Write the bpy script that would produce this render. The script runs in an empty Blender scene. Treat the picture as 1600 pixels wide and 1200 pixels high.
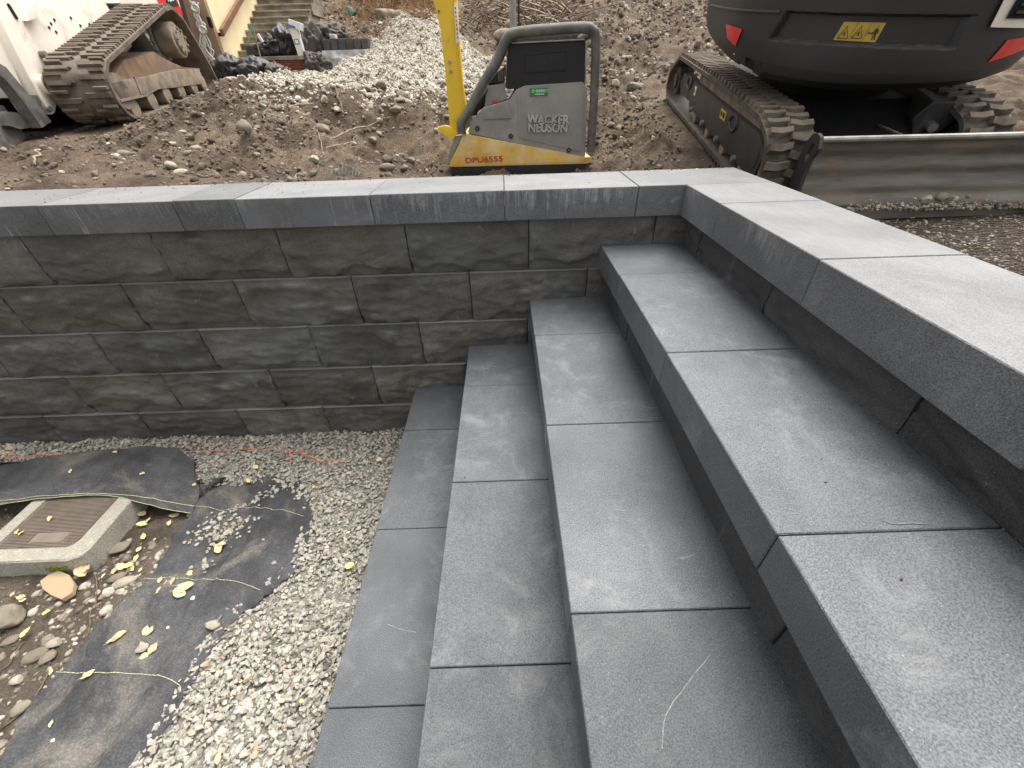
import bpy, bmesh, math, random
import numpy as np
from mathutils import Vector, Matrix, Euler
random.seed(7); rng = np.random.default_rng(7)
SC = bpy.context.scene
COL = SC.collection

# ---------------------------------------------------------------- camera, sky, sun, exposure
FPX, CAM = 636.75, (-0.6052, -1.4726, 0.2928)          # focal length in pixels of the 1600 px wide photo
cd = bpy.data.cameras.new('camera'); cam = bpy.data.objects.new('camera', cd); COL.objects.link(cam)
cd.sensor_width = 36; cd.lens = 36*FPX/1600; cd.clip_start = .02; cd.clip_end = 400
cam.location = CAM; cam.rotation_euler = Euler([math.radians(a) for a in (53.3234, 1.4531, -1.2285)], 'XYZ')
SC.camera = cam
W = bpy.data.worlds.new('World'); SC.world = W; W.use_nodes = True
nt = W.node_tree; nt.nodes.clear()
sky = nt.nodes.new('ShaderNodeTexSky'); sky.sky_type = 'NISHITA'; sky.sun_disc = False
SUN_EL, SUN_AZ = math.radians(68), math.radians(40)     # azimuth clockwise from +Y (away from the camera)
sky.sun_elevation = SUN_EL; sky.sun_rotation = SUN_AZ; sky.dust_density = 4; sky.air_density = 1.0
hsv = nt.nodes.new('ShaderNodeHueSaturation'); hsv.inputs['Saturation'].default_value = .16
bg = nt.nodes.new('ShaderNodeBackground'); bg.inputs[1].default_value = .125
wo = nt.nodes.new('ShaderNodeOutputWorld')
nt.links.new(sky.outputs[0], hsv.inputs['Color']); nt.links.new(hsv.outputs[0], bg.inputs[0]); nt.links.new(bg.outputs[0], wo.inputs[0])
ld = bpy.data.lights.new('sun', 'SUN'); ld.energy = 2.1; ld.angle = math.radians(58); ld.color = (1, .95, .88)
sun = bpy.data.objects.new('sun', ld); COL.objects.link(sun)
sd = Vector((math.cos(SUN_EL)*math.sin(SUN_AZ), math.cos(SUN_EL)*math.cos(SUN_AZ), math.sin(SUN_EL)))
sun.rotation_euler = sd.to_track_quat('Z', 'Y').to_euler()
SC.view_settings.view_transform = 'Standard'; SC.view_settings.look = 'None'
SC.view_settings.exposure = 1.25; SC.view_settings.gamma = 1; SC.view_settings.use_curve_mapping = False

# ---------------------------------------------------------------- measuring helpers
C0 = np.array(CAM); RM = np.array(cam.rotation_euler.to_matrix())
def ray(u, v): return RM @ np.array([(u-800)/FPX, -(v-600)/FPX, -1.0])
def unit(v): v = np.array(v, float); return v/np.linalg.norm(v)
def onplane(u, v, P0, n):
    d = ray(u, v); t = np.dot(np.array(P0)-C0, n)/np.dot(d, n); return C0+t*d
def atz(u, v, z): return onplane(u, v, (0, 0, z), np.array([0, 0, 1.]))
def aty(u, v, y): return onplane(u, v, (0, y, 0), np.array([0, 1., 0]))
def atx(u, v, x): return onplane(u, v, (x, 0, 0), np.array([1., 0, 0]))
def sm(a, b, x): t = np.clip((x-a)/(b-a), 0, 1); return t*t*(3-2*t)
# value noise in numpy
_P = rng.permutation(256); _P = np.concatenate([_P, _P, _P]); _V = rng.random(256)*2-1
def vnoise(x, y, z=0):
    x, y, z = np.broadcast_arrays(np.asarray(x, float), np.asarray(y, float), np.asarray(z, float))
    xi, yi, zi = np.floor(x).astype(int), np.floor(y).astype(int), np.floor(z).astype(int)
    fx, fy, fz = x-xi, y-yi, z-zi
    fx, fy, fz = [f*f*f*(f*(f*6-15)+10) for f in (fx, fy, fz)]
    def h(i, j, k): return _V[_P[_P[_P[(xi+i) & 255]+((yi+j) & 255)]+((zi+k) & 255)]]
    a = [[[h(i, j, k) for k in (0, 1)] for j in (0, 1)] for i in (0, 1)]
    L = lambda p, q, t: p+(q-p)*t
    return L(L(L(a[0][0][0], a[1][0][0], fx), L(a[0][1][0], a[1][1][0], fx), fy), L(L(a[0][0][1], a[1][0][1], fx), L(a[0][1][1], a[1][1][1], fx), fy), fz)
def fbm(x, y, z=0, o=4, g=.5):
    s, a = 0, 1
    for i in range(o): s = s+a*vnoise(x*2**i+17*i, y*2**i+5*i, z*2**i+i*3); a *= g
    return s

# ---------------------------------------------------------------- object helpers
def link(o, parent=None):
    COL.objects.link(o)
    if parent is not None: o.parent = parent
    return o
def tag(o, label=None, cat=None, group=None, kind=None):
    for k, v in (('label', label), ('category', cat), ('group', group), ('kind', kind)):
        if v: o[k] = v
    return o
def meshfrom(name, V, F, mat=None, smooth=False):
    me = bpy.data.meshes.new(name); me.from_pydata([tuple(map(float, v)) for v in V], [], [tuple(f) for f in F])
    if mat: me.materials.append(mat)
    if smooth: me.polygons.foreach_set('use_smooth', [True]*len(me.polygons))
    me.update(); return me
def trimesh(name, V, T, mat, smooth=False):
    me = bpy.data.meshes.new(name); n = len(T)
    me.vertices.add(len(V)); me.vertices.foreach_set('co', np.asarray(V, np.float32).ravel())
    me.loops.add(n*3); me.loops.foreach_set('vertex_index', np.asarray(T, np.int32).ravel())
    me.polygons.add(n); me.polygons.foreach_set('loop_start', np.arange(0, n*3, 3, dtype=np.int32))
    me.update(calc_edges=True); me.validate()
    me.polygons.foreach_set('use_smooth', np.full(n, smooth))
    me.materials.append(mat); return me
def ob(name, me, parent=None, loc=None, label=None): 
    o = bpy.data.objects.new(name, me); link(o, parent)
    if loc is not None: o.location = loc
    if label: o['label'] = label
    return o
def thing(name, label, cat, loc=(0, 0, 0), group=None, mat=None):
    o = bpy.data.objects.new(name, None); o.empty_display_size = .05; link(o)
    if mat is not None: o.matrix_world = mat
    else: o.location = loc
    return tag(o, label, cat, group)
class MB:
    def __init__(s): s.V = []; s.F = []
    def add(s, V, F):
        n = len(s.V); s.V += [tuple(v) for v in V]; s.F += [tuple(i+n for i in f) for f in F]; return s
    def box(s, x0, x1, y0, y1, z0, z1, c=.003):
        """chamfered box"""
        c = min(c, (x1-x0)/3, (y1-y0)/3, (z1-z0)/3); V = []; ix = {}
        for a, (X, sx) in enumerate(((x0, 1), (x1, -1))):
            for b, (Y, sy) in enumerate(((y0, 1), (y1, -1))):
                for d, (Z, sz) in enumerate(((z0, 1), (z1, -1))):
                    for k in range(3):
                        p = [X+sx*c, Y+sy*c, Z+sz*c]; p[k] = (X, Y, Z)[k]; ix[(a, b, d, k)] = len(V); V.append(p)
        F = []
        for a in (0, 1):
            F.append([ix[(a, *q, 0)] for q in ((0, 0), (0, 1), (1, 1), (1, 0))][::(1 if a == 0 else -1)])
            F.append([ix[(q[0], a, q[1], 1)] for q in ((0, 0), (1, 0), (1, 1), (0, 1))][::(1 if a == 0 else -1)])
            F.append([ix[(*q, a, 2)] for q in ((0, 0), (0, 1), (1, 1), (1, 0))][::(1 if a == 0 else -1)])
        for a in (0, 1):
            for b in (0, 1):
                F.append([ix[(a, b, 0, 0)], ix[(a, b, 1, 0)], ix[(a, b, 1, 1)], ix[(a, b, 0, 1)]])
                F.append([ix[(a, 0, b, 0)], ix[(a, 1, b, 0)], ix[(a, 1, b, 2)], ix[(a, 0, b, 2)]])
                F.append([ix[(0, a, b, 1)], ix[(1, a, b, 1)], ix[(1, a, b, 2)], ix[(0, a, b, 2)]])
                for d in (0, 1): F.append([ix[(a, b, d, 0)], ix[(a, b, d, 1)], ix[(a, b, d, 2)]])
        return s.add(V, F)
    def prism(s, poly, a0, a1, ax=0, M=None):
        """poly: 2-D points; extruded along axis ax from a0 to a1"""
        n = len(poly); V = []
        for a in (a0, a1):
            for p in poly:
                q = list(p); q.insert(ax, a); V.append(q)
        F = [list(range(n)), list(range(2*n-1, n-1, -1))]+[[i, i+n, (i+1) % n+n, (i+1) % n] for i in range(n)]
        if M is not None: V = [M @ Vector(v) for v in V]
        return s.add(V, F)
    def tube(s, pts, r, n=8, cap=True):
        pts = [Vector(p) for p in pts]; k = len(pts); rs = r if hasattr(r, '__len__') else [r]*k
        V = []; F = []; up = Vector((0, 0, 1)); prev = None
        for i, p in enumerate(pts):
            t = (pts[min(i+1, k-1)]-pts[max(i-1, 0)]).normalized()
            if prev is None:
                a = t.cross(up if abs(t.z) < .9 else Vector((1, 0, 0))).normalized()
            else: a = (prev-t*prev.dot(t)).normalized()
            prev = a; b = t.cross(a)
            for j in range(n):
                th = 2*math.pi*j/n; V.append(p+(a*math.cos(th)+b*math.sin(th))*rs[i])
        for i in range(k-1):
            for j in range(n): F.append([i*n+j, i*n+(j+1) % n, (i+1)*n+(j+1) % n, (i+1)*n+j])
        if cap: F.append(list(range(n))[::-1]); F.append([(k-1)*n+j for j in range(n)])
        return s.add(V, F)
    def cyl(s, c, ax, r, l, n=20, r2=None):
        c = Vector(c); a = Vector(ax).normalized(); return s.tube([c-a*l/2, c+a*l/2], [r, r if r2 is None else r2], n)
    def mesh(s, name, mat=None, smooth=False, bevel=0, ang=35):
        me = meshfrom(name, s.V, s.F)
        bm = bmesh.new(); bm.from_mesh(me)
        bmesh.ops.recalc_face_normals(bm, faces=bm.faces)
        if bevel:
            ed = [e for e in bm.edges if len(e.link_faces) == 2 and e.calc_face_angle(0) > math.radians(30)]
            bmesh.ops.bevel(bm, geom=ed, offset=bevel, segments=2, profile=.7, affect='EDGES', clamp_overlap=True)
        bm.to_mesh(me); bm.free()
        if smooth:
            me.polygons.foreach_set('use_smooth', [True]*len(me.polygons)); me.set_sharp_from_angle(angle=math.radians(ang))
        if mat: me.materials.append(mat)
        me.update(); return me
    def build(s, name, mat, parent=None, smooth=False, bevel=0, label=None, ang=35):
        return ob(name, s.mesh(name, mat, smooth, bevel, ang), parent, label=label)
def rounded(pts, r, n=5):
    """rounded polygon (2-D); r number or list"""
    out = []; k = len(pts); rs = r if hasattr(r, '__len__') else [r]*k
    for i in range(k):
        p0, p, p1 = [np.array(pts[j % k], float) for j in (i-1, i, i+1)]
        a, b = unit(p0-p), unit(p1-p); ang = math.acos(np.clip(a@b, -1, 1)); rr = rs[i]
        if rr <= 0: out.append(tuple(p)); continue
        d = min(rr/math.tan(ang/2), np.linalg.norm(p0-p)*.48, np.linalg.norm(p1-p)*.48)
        q0, q1 = p+a*d, p+b*d
        for t in np.linspace(0, 1, n): out.append(tuple((1-t)**2*q0+2*t*(1-t)*p+t*t*q1))
    return out
def polyline(pts, step, closed=False):
    P = [np.array(p, float) for p in pts]+([np.array(pts[0], float)] if closed else [])
    L = [0]
    for a, b in zip(P, P[1:]): L.append(L[-1]+np.linalg.norm(b-a))
    n = max(2, int(round(L[-1]/step))); T = np.linspace(0, L[-1], n+1)[:n if closed else n+1]
    A = np.array(P); return np.stack([np.interp(T, L, A[:, i]) for i in range(A.shape[1])], 1)
def spline(pts, n=6):
    P = [np.array(p, float) for p in pts]; P = [2*P[0]-P[1]]+P+[2*P[-1]-P[-2]]; out = []
    for i in range(1, len(P)-2):
        for t in np.linspace(0, 1, n, endpoint=False):
            a, b, c, d = P[i-1:i+3]; out.append(.5*((2*b)+(c-a)*t+(2*a-5*b+4*c-d)*t*t+(-a+3*b-3*c+d)*t**3))
    out.append(P[-2]); return out

# ---------------------------------------------------------------- materials
def lin(r, g, b):
    f = lambda c: ((c/255+.055)/1.055)**2.4 if c > 10 else c/255/12.92
    return (f(r), f(g), f(b), 1)
class N:
    """tiny node-graph writer"""
    def __init__(s, name, rough=.8, spec=.3, metal=0):
        s.m = bpy.data.materials.new(name); s.m.use_nodes = True; s.t = s.m.node_tree
        s.b = s.t.nodes['Principled BSDF']; s.b.inputs['Roughness'].default_value = rough
        s.b.inputs['Specular IOR Level'].default_value = spec; s.b.inputs['Metallic'].default_value = metal
        s.geo = s.new('ShaderNodeNewGeometry'); s.pos = s.geo.outputs['Position']
        s.bumph = None
    def new(s, t, **k):
        n = s.t.nodes.new(t)
        for a, v in k.items(): setattr(n, a, v)
        return n
    def put(s, sock, v):
        if isinstance(v, bpy.types.NodeSocket): s.t.links.new(v, sock)
        else: sock.default_value = v
    def scl(s, x, y, z, src=None, loc=(0, 0, 0)):
        n = s.new('ShaderNodeMapping'); s.put(n.inputs[0], src or s.pos); n.inputs['Scale'].default_value = (x, y, z); n.inputs['Location'].default_value = loc; return n.outputs[0]
    def obj(s):
        return s.new('ShaderNodeTexCoord').outputs['Object']
    def noise(s, scale, det=4, rough=.55, src=None, dist=0):
        n = s.new('ShaderNodeTexNoise'); s.put(n.inputs['Vector'], src or s.pos)
        n.inputs['Scale'].default_value = scale; n.inputs['Detail'].default_value = det; n.inputs['Roughness'].default_value = rough; n.inputs['Distortion'].default_value = dist
        return n.outputs[0]
    def vor(s, scale, src=None, feat='F1', out='Distance', rnd=1):
        n = s.new('ShaderNodeTexVoronoi', feature=feat); s.put(n.inputs['Vector'], src or s.pos); n.inputs['Scale'].default_value = scale; n.inputs['Randomness'].default_value = rnd; return n.outputs[out]
    def ramp(s, f, a, b, va=0., vb=1.):
        n = s.new('ShaderNodeMapRange', interpolation_type='SMOOTHSTEP'); s.put(n.inputs[0], f)
        for i, v in enumerate((a, b, va, vb)): n.inputs[i+1].default_value = v
        return n.outputs[0]
    def math(s, op, a, b=0.):
        n = s.new('ShaderNodeMath', operation=op); s.put(n.inputs[0], a); s.put(n.inputs[1], b); return n.outputs[0]
    def mix(s, f, a, b, mode='MIX'):
        n = s.new('ShaderNodeMix', data_type='RGBA', blend_type=mode); s.put(n.inputs[0], f); s.put(n.inputs[6], a); s.put(n.inputs[7], b); return n.outputs[2]
    def cramp(s, f, stops):
        n = s.new('ShaderNodeValToRGB'); s.put(n.inputs[0], f); e = n.color_ramp.elements
        while len(e) < len(stops): e.new(.5)
        for q, (p, c) in zip(e, stops): q.position = p; q.color = c
        return n.outputs[0]
    def nz(s):
        n = s.new('ShaderNodeSeparateXYZ'); s.put(n.inputs[0], s.geo.outputs['Normal']); return n.outputs[2]
    def color(s, c): s.put(s.b.inputs['Base Color'], c); return s
    def rough(s, r): s.put(s.b.inputs['Roughness'], r); return s
    def bump(s, h, dist=.002, strength=1.):
        n = s.new('ShaderNodeBump'); n.inputs['Distance'].default_value = dist; n.inputs['Strength'].default_value = strength
        s.put(n.inputs['Height'], h)
        if s.bumph is not None: s.put(n.inputs['Normal'], s.bumph)
        s.bumph = n.outputs[0]; s.put(s.b.inputs['Normal'], s.bumph); return s
def G(v, k=(1, 1, 1)): return (v*k[0], v*k[1], v*k[2], 1)

def concrete(name, base, dust, tint=(1, 1.01, 1.04), streak=.5, rough=.72, top=0., topc=.5):
    n = N(name, rough, .35)
    oc = n.new('ShaderNodeObjectInfo').outputs['Color']
    cloud = n.ramp(n.noise(3.2, 5, .6), .3, .72)
    c = n.mix(cloud, G(base*.80, tint), G(base*1.2, tint))
    fine = n.noise(430, 2, .75); c = n.mix(n.ramp(fine, .32, .68), n.mix(1, c, G(.58), 'MULTIPLY'), n.mix(1, c, G(1.42), 'MULTIPLY'))
    pit = n.ramp(n.vor(240), .0, .16, 1, 0); c = n.mix(n.math('MULTIPLY', pit, n.ramp(n.noise(40, 2), .52, .6)), c, G(base*.3))
    speck = n.math('MULTIPLY', n.ramp(n.vor(150, src=n.scl(1, 1, 1, loc=(3, 1, 2))), .0, .17, 1, 0), n.ramp(n.noise(30, 2, src=n.scl(1, 1, 1, loc=(5, 3, 1))), .5, .62))
    c = n.mix(n.math('MULTIPLY', speck, .55), c, G(.5))
    d = n.math('MULTIPLY', n.ramp(n.noise(7, 8, .76, dist=.5), .50, .76), .42)
    c = n.mix(d, c, G(dust, (1, 1, 1.0)))
    scr = n.math('MULTIPLY', n.ramp(n.noise(5, 5, .7, src=n.scl(1, 5, 4), dist=1.2), .62, .70), n.ramp(n.noise(2.3, 3), .5, .62))
    c = n.mix(n.math('MULTIPLY', scr, .4), c, G(dust*1.4))
    # chalky lime runs on upright faces
    st = n.ramp(n.noise(1, 4, .6, src=n.scl(34, 34, 2.2)), .60, .72)
    st = n.math('MULTIPLY', st, n.ramp(n.noise(3.1, 2, src=n.scl(1, 1, 1, loc=(9, 2, 4))), .44, .60))
    up = n.ramp(n.math('ABSOLUTE', n.nz()), .3, .7, 1, 0)
    c = n.mix(n.math('MULTIPLY', n.math('MULTIPLY', st, up), streak), c, G(dust*1.9))
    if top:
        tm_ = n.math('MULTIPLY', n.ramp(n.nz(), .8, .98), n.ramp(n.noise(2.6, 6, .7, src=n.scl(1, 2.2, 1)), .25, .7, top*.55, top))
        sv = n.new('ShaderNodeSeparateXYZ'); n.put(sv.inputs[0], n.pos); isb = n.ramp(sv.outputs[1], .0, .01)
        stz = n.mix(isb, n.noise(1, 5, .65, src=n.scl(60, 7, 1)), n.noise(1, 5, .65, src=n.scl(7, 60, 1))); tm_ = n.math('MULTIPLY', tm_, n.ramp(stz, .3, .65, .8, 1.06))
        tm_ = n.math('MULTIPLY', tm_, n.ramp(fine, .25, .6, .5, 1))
        if top > .5:
            dz_ = n.math('MULTIPLY', sv.outputs[2], 2.6); dr_ = n.math('ADD', n.math('ADD', n.noise(1, 4, .7, src=n.scl(44, 44, 2.5)), n.math('MULTIPLY', n.math('SUBTRACT', n.noise(9, 2), .5), .45)), dz_)
            dr_ = n.math('MULTIPLY', n.ramp(dr_, .40, .50), n.math('MULTIPLY', up, n.ramp(n.noise(2.4, 2, src=n.scl(1, 1, 1, loc=(2, 8, 4))), .40, .60)))
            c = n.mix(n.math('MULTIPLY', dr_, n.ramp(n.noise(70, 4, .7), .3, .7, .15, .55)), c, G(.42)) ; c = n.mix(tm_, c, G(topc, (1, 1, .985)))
    c = n.mix(1, c, oc, 'MULTIPLY')
    n.color(c); n.rough(n.ramp(n.noise(5, 5, .65), .3, .7, rough-.16, rough+.12))
    n.bump(fine, .0016, .55).bump(n.noise(28, 4), .002, .4)
    return n.m
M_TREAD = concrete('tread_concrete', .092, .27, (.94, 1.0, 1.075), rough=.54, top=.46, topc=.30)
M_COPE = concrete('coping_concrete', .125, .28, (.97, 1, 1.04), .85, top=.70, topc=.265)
def split(name, b):
    n = N(name, .78, .3); oc = n.new('ShaderNodeObjectInfo').outputs['Color']
    c = n.mix(n.ramp(n.noise(4, 6, .6, dist=.8), .3, .7), G(b*.72, (1.10, 1, .88)), G(b*1.35, (1.07, 1, .90)))
    c = n.mix(n.ramp(n.noise(260, 2), .35, .7), n.mix(1, c, G(.8), 'MULTIPLY'), n.mix(1, c, G(1.2), 'MULTIPLY'))
    c = n.mix(n.math('MULTIPLY', n.ramp(n.noise(2.2, 4, src=n.scl(1, 1, 1, loc=(4, 7, 1))), .55, .7), .35), c, G(b*1.5, (.9, 1.02, .95)))
    c = n.mix(n.math('MULTIPLY', n.ramp(n.noise(4.5, 7, .7, dist=1.5), .56, .72), .4), c, G(.2, (1, .98, .94)))
    st = n.math('MULTIPLY', n.ramp(n.noise(1, 4, .6, src=n.scl(70, 70, 3)), .64, .72), n.ramp(n.noise(4, 2), .45, .6))
    c = n.mix(n.math('MULTIPLY', st, .4), c, G(.34))
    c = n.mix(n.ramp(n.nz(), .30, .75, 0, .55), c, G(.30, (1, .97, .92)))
    c = n.mix(n.math('MULTIPLY', n.ramp(n.noise(7, 6, .7, dist=1), .60, .66), n.ramp(n.noise(1.9, 3, src=n.scl(1, 1, 1, loc=(3, 3, 3))), .5, .6, 0, .5)), c, G(.30))
    c = n.mix(1, c, oc, 'MULTIPLY'); n.color(c)
    n.bump(n.noise(240, 3), .0014, .6).bump(n.math('ABSOLUTE', n.math('SUBTRACT', n.noise(26, 7, .68, dist=.7, src=n.scl(1, 1, 1.6)), .5)), .012, .8); return n.m
M_SPLIT = split('split_face_stone', .104)
M_RISER = concrete('smooth_riser_stone', .058, .13, (1.01, 1, .98), .2, .8)

def dirtmat(name, a, b, dark, peb=.3, sc=1.):
    n = N(name, .95, .12)
    c = n.mix(n.ramp(n.noise(1.3*sc, 6, .6), .35, .68), a, b)
    c = n.mix(n.ramp(n.noise(3.2*sc, 7, .68, dist=.4), .42, .62), c, dark)
    c = n.mix(n.ramp(n.noise(120*sc, 4, .7), .35, .7), n.mix(1, c, G(.7), 'MULTIPLY'), n.mix(1, c, G(1.3), 'MULTIPLY'))
    v = n.ramp(n.vor(70*sc), .0, .28, 1, 0); v = n.math('MULTIPLY', v, n.ramp(n.noise(17*sc, 3), .5, .62))
    c = n.mix(n.math('MULTIPLY', v, peb), c, G(.30, (1.02, 1, .93)))
    n.color(c); n.bump(n.noise(60*sc, 6, .7), .02/sc, .9).bump(n.noise(240*sc, 4, .7), .004, .6); return n.m
M_DIRT = dirtmat('excavated_soil', (.185, .138, .100, 1), (.285, .218, .155, 1), (.110, .082, .060, 1))
M_LOW = dirtmat('damp_soil', (.20, .165, .13, 1), (.28, .235, .185, 1), (.13, .105, .08, 1), .5, 1.6)
def stonemat(name, stops, rough=.8, bsc=90):
    n = N(name, rough, .25); r = n.geo.outputs['Random Per Island']
    c = n.cramp(r, stops); c = n.mix(n.ramp(n.noise(bsc, 4), .35, .7), n.mix(1, c, G(.82), 'MULTIPLY'), n.mix(1, c, G(1.14), 'MULTIPLY'))
    n.color(c); n.bump(n.noise(bsc*3, 3), .001, .5); return n.m
M_GRAVEL = stonemat('crushed_gravel', [(0, (.20, .185, .155, 1)), (.2, (.30, .28, .235, 1)), (.45, (.39, .365, .31, 1)), (.7, (.34, .32, .28, 1)), (.9, (.48, .455, .39, 1)), (1, (.42, .33, .21, 1))])
M_PILE = stonemat('pale_pile_gravel', [(0, (.28, .25, .2, 1)), (.3, (.48, .44, .36, 1)), (.6, (.58, .54, .45, 1)), (.85, (.50, .48, .43, 1)), (1, (.64, .60, .5, 1))])
M_PEB = stonemat('mixed_pebbles', [(0, (.13, .105, .08, 1)), (.4, (.22, .18, .14, 1)), (.7, (.31, .27, .215, 1)), (.9, (.42, .38, .31, 1)), (1, (.5, .46, .39, 1))])
M_PEBL = stonemat('tan_grit', [(0, (.2, .165, .125, 1)), (.5, (.27, .23, .18, 1)), (1, (.36, .32, .255, 1))])
M_PEBL2 = stonemat('bank_stones', [(0, (.22, .18, .135, 1)), (.5, (.34, .295, .23, 1)), (1, (.47, .43, .345, 1))], bsc=40)
M_CLOD = stonemat('soil_clods', [(0, (.10, .08, .062, 1)), (.5, (.15, .12, .093, 1)), (1, (.21, .172, .135, 1))], .95)
def simple(name, col, rough=.6, spec=.4, metal=0, var=.25, vs=8, bump=.0, bs=120, dirt=0., dirtcol=(.20, .16, .12, 1), dsc=4):
    n = N(name, rough, spec, metal); c = (*col[:3], 1)
    lo = tuple(x*(1-var) for x in c[:3])+(1,); hi = tuple(min(1, x*(1+var)) for x in c[:3])+(1,)
    o = n.mix(n.ramp(n.noise(vs, 5, .6), .3, .7), lo, hi)
    if dirt: 
        mask = n.ramp(n.noise(dsc, 6, .68, dist=.5), .62-dirt*.35, .80-dirt*.3)
        mask = n.math('MAXIMUM', mask, n.math('MULTIPLY', n.ramp(n.nz(), .45, .9), n.ramp(n.noise(30, 3), .3, .6, .35, .8)))
        o = n.mix(n.math('MULTIPLY', mask, .75), o, dirtcol); n.rough(n.mix(mask, G(rough), G(.9)))
    n.color(o)
    if bump: n.bump(n.noise(bs, 4), bump, .6)
    return n.m
M_RUBBER = simple('dusty_rubber', (.125, .10, .078), .85, .2, 0, .35, 14, .003, 90, .55, (.19, .155, .12, 1), 9)
M_RUBBER2 = simple('dark_rubber', (.075, .068, .060), .8, .25, 0, .3, 14, .003, 90, .45, (.17, .14, .11, 1), 9)
M_BLACK = simple('black_painted_steel', (.028, .028, .03), .42, .5, 0, .2, 6, .0004, 200, .22, (.10, .088, .075, 1), 5)
M_BODY = simple('charcoal_body_paint', (.030, .030, .031), .40, .45, 0, .15, 3, .0003, 160, .28, (.10, .092, .08, 1), 3)
def blademat():
    n = N('worn_blade_steel', .5, .5, .25)
    a = n.noise(1, 5, .65, src=n.scl(3, 3, 26)); b = n.noise(1, 6, .7, src=n.scl(9, 9, 22, loc=(3, 1, 4)))
    c = n.mix(n.ramp(a, .35, .65), (.085, .078, .064, 1), (.165, .145, .115, 1)); c = n.mix(n.math('MULTIPLY', n.ramp(b, .52, .70), .6), c, (.25, .155, .095, 1))
    c = n.mix(n.ramp(n.noise(5, 5, .7), .6, .8, 0, .45), c, (.25, .21, .165, 1)); n.color(c); n.rough(n.ramp(b, .3, .7, .38, .7)); n.bump(n.noise(150, 3), .0006, .5); return n.m
M_BLADE = blademat()
_unused = lambda: simple('worn_blade_steel', (.20, .175, .145), .5, .5, .2, .35, 10, .0008, 60, .5, (.24, .19, .14, 1), 6)
M_EDGE = simple('bare_scraped_steel', (.3, .29, .27), .45, .5, .6, .2, 20)
M_WHITE = simple('off_white_machine_paint', (.78, .72, .62), .45, .4, 0, .06, 3, .0004, 80, .25, (.42, .36, .28, 1), 4)
M_RUST = simple('rust_brown_steel', (.22, .14, .09), .85, .25, 0, .3, 9, .003, 80, .5, (.16, .12, .09, 1), 6)
M_FRAME = simple('mud_coated_steel', (.24, .195, .15), .8, .25, 0, .3, 12, .002, 80, .4, (.13, .105, .08, 1), 8)
M_YEL = simple('yellow_machine_paint', (.80, .53, .03), .45, .45, 0, .06, 4, .0003, 90, .12, (.35, .25, .08, 1), 12)
M_YELD = simple('chipped_yellow_paint', (.68, .42, .07), .6, .35, 0, .16, 8, .0006, 90, .55, (.62, .54, .38, 1), 11)
M_GREY = simple('scuffed_grey_plastic', (.27, .26, .23), .6, .35, 0, .12, 6, .0006, 200, .35, (.33, .32, .28, 1), 10)
M_EMB = simple('raised_letter_grey', (.40, .385, .35), .6)
M_TUBE = simple('grey_tube_paint', (.10, .097, .088), .5, .45, 0, .25, 12, .0006, 120, .4, (.20, .18, .15, 1), 14)
M_TANK = simple('matt_black_plastic', (.018, .017, .017), .55, .4, 0, .2, 9, .0006, 120, .25, (.05, .048, .045, 1), 14)
M_DARK = simple('dark_underside', (.012, .012, .012), .8, .2)
M_RED = simple('red_reflector', (.62, .035, .035), .3, .6, 0, .08, 30)
M_STICK = simple('warning_yellow', (.52, .36, .06), .5, .4, 0, .1, 30)
M_PRINT = simple('black_print', (.02, .02, .02), .6)
M_WPRINT = simple('white_print', (.75, .75, .72), .6)
M_RPRINT = simple('red_stencil', (.45, .07, .03), .7, .3, 0, .3, 60)
M_GREEN = simple('green_label', (.02, .26, .08), .45)
M_LEMON = simple('lemon_print', (.75, .7, .05), .5)
M_FAB = None
def fabric():
    n = N('woven_black_geotextile', .82, .25)
    w = n.new('ShaderNodeTexWave', wave_type='BANDS', bands_direction='X'); n.put(w.inputs[0], n.pos); w.inputs['Scale'].default_value = 300
    w2 = n.new('ShaderNodeTexWave', wave_type='BANDS', bands_direction='Y'); n.put(w2.inputs[0], n.pos); w2.inputs['Scale'].default_value = 260
    c = n.mix(n.ramp(n.noise(5, 6, .65), .35, .7), (.040, .041, .044, 1), (.088, .089, .093, 1))
    c = n.mix(n.math('MULTIPLY', n.ramp(n.noise(3.2, 7, .72, dist=.6), .50, .70), .6), c, (.23, .205, .17, 1))
    c = n.mix(n.ramp(n.noise(200, 3), .4, .7), n.mix(1, c, G(.8), 'MULTIPLY'), n.mix(1, c, G(1.35), 'MULTIPLY'))
    n.color(c); n.bump(n.math('MULTIPLY', w.outputs[1], w2.outputs[1]), .0008, .5).bump(n.noise(40, 5, .65), .003, .6); return n.m
M_FAB = fabric()
M_STITCH = simple('yellow_green_thread', (.52, .52, .30), .8, .2, 0, .3, 200)
M_ORANGE = simple('orange_string', (.72, .16, .06), .7, .3, 0, .3, 40)
M_LID = simple('brown_lid_plastic', (.17, .135, .11), .7, .3, 0, .25, 20, .001, 200, .35, (.22, .18, .14, 1), 9)
M_CONC = simple('pale_aggregate_concrete', (.40, .375, .32), .9, .2, 0, .28, 150, .003, 180, .35, (.26, .24, .18, 1), 9)
M_MOSS = simple('green_moss', (.17, .22, .05), .95, .1, 0, .4, 90, .004, 200)
M_COB = simple('river_cobble', (.26, .23, .175), .9, .3, 0, .2, 22, .0015, 160, .3, (.17, .145, .11, 1), 12)
M_COBP = simple('pale_cobble', (.38, .35, .275), .9, .3, 0, .15, 22, .0015, 160, .35, (.27, .225, .17, 1), 12)
M_COBG = simple('grey_cobble', (.23, .195, .15), .8, .3, 0, .2, 22, .0015, 160, .3, (.14, .115, .09, 1), 12)
M_LEAF = simple('yellow_leaf', (.60, .49, .26), .6, .3, 0, .25, 60, .0006, 200)
M_LEAFT = simple('tan_leaf', (.50, .35, .21), .7, .3, 0, .2, 60, .0006, 200)
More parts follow.
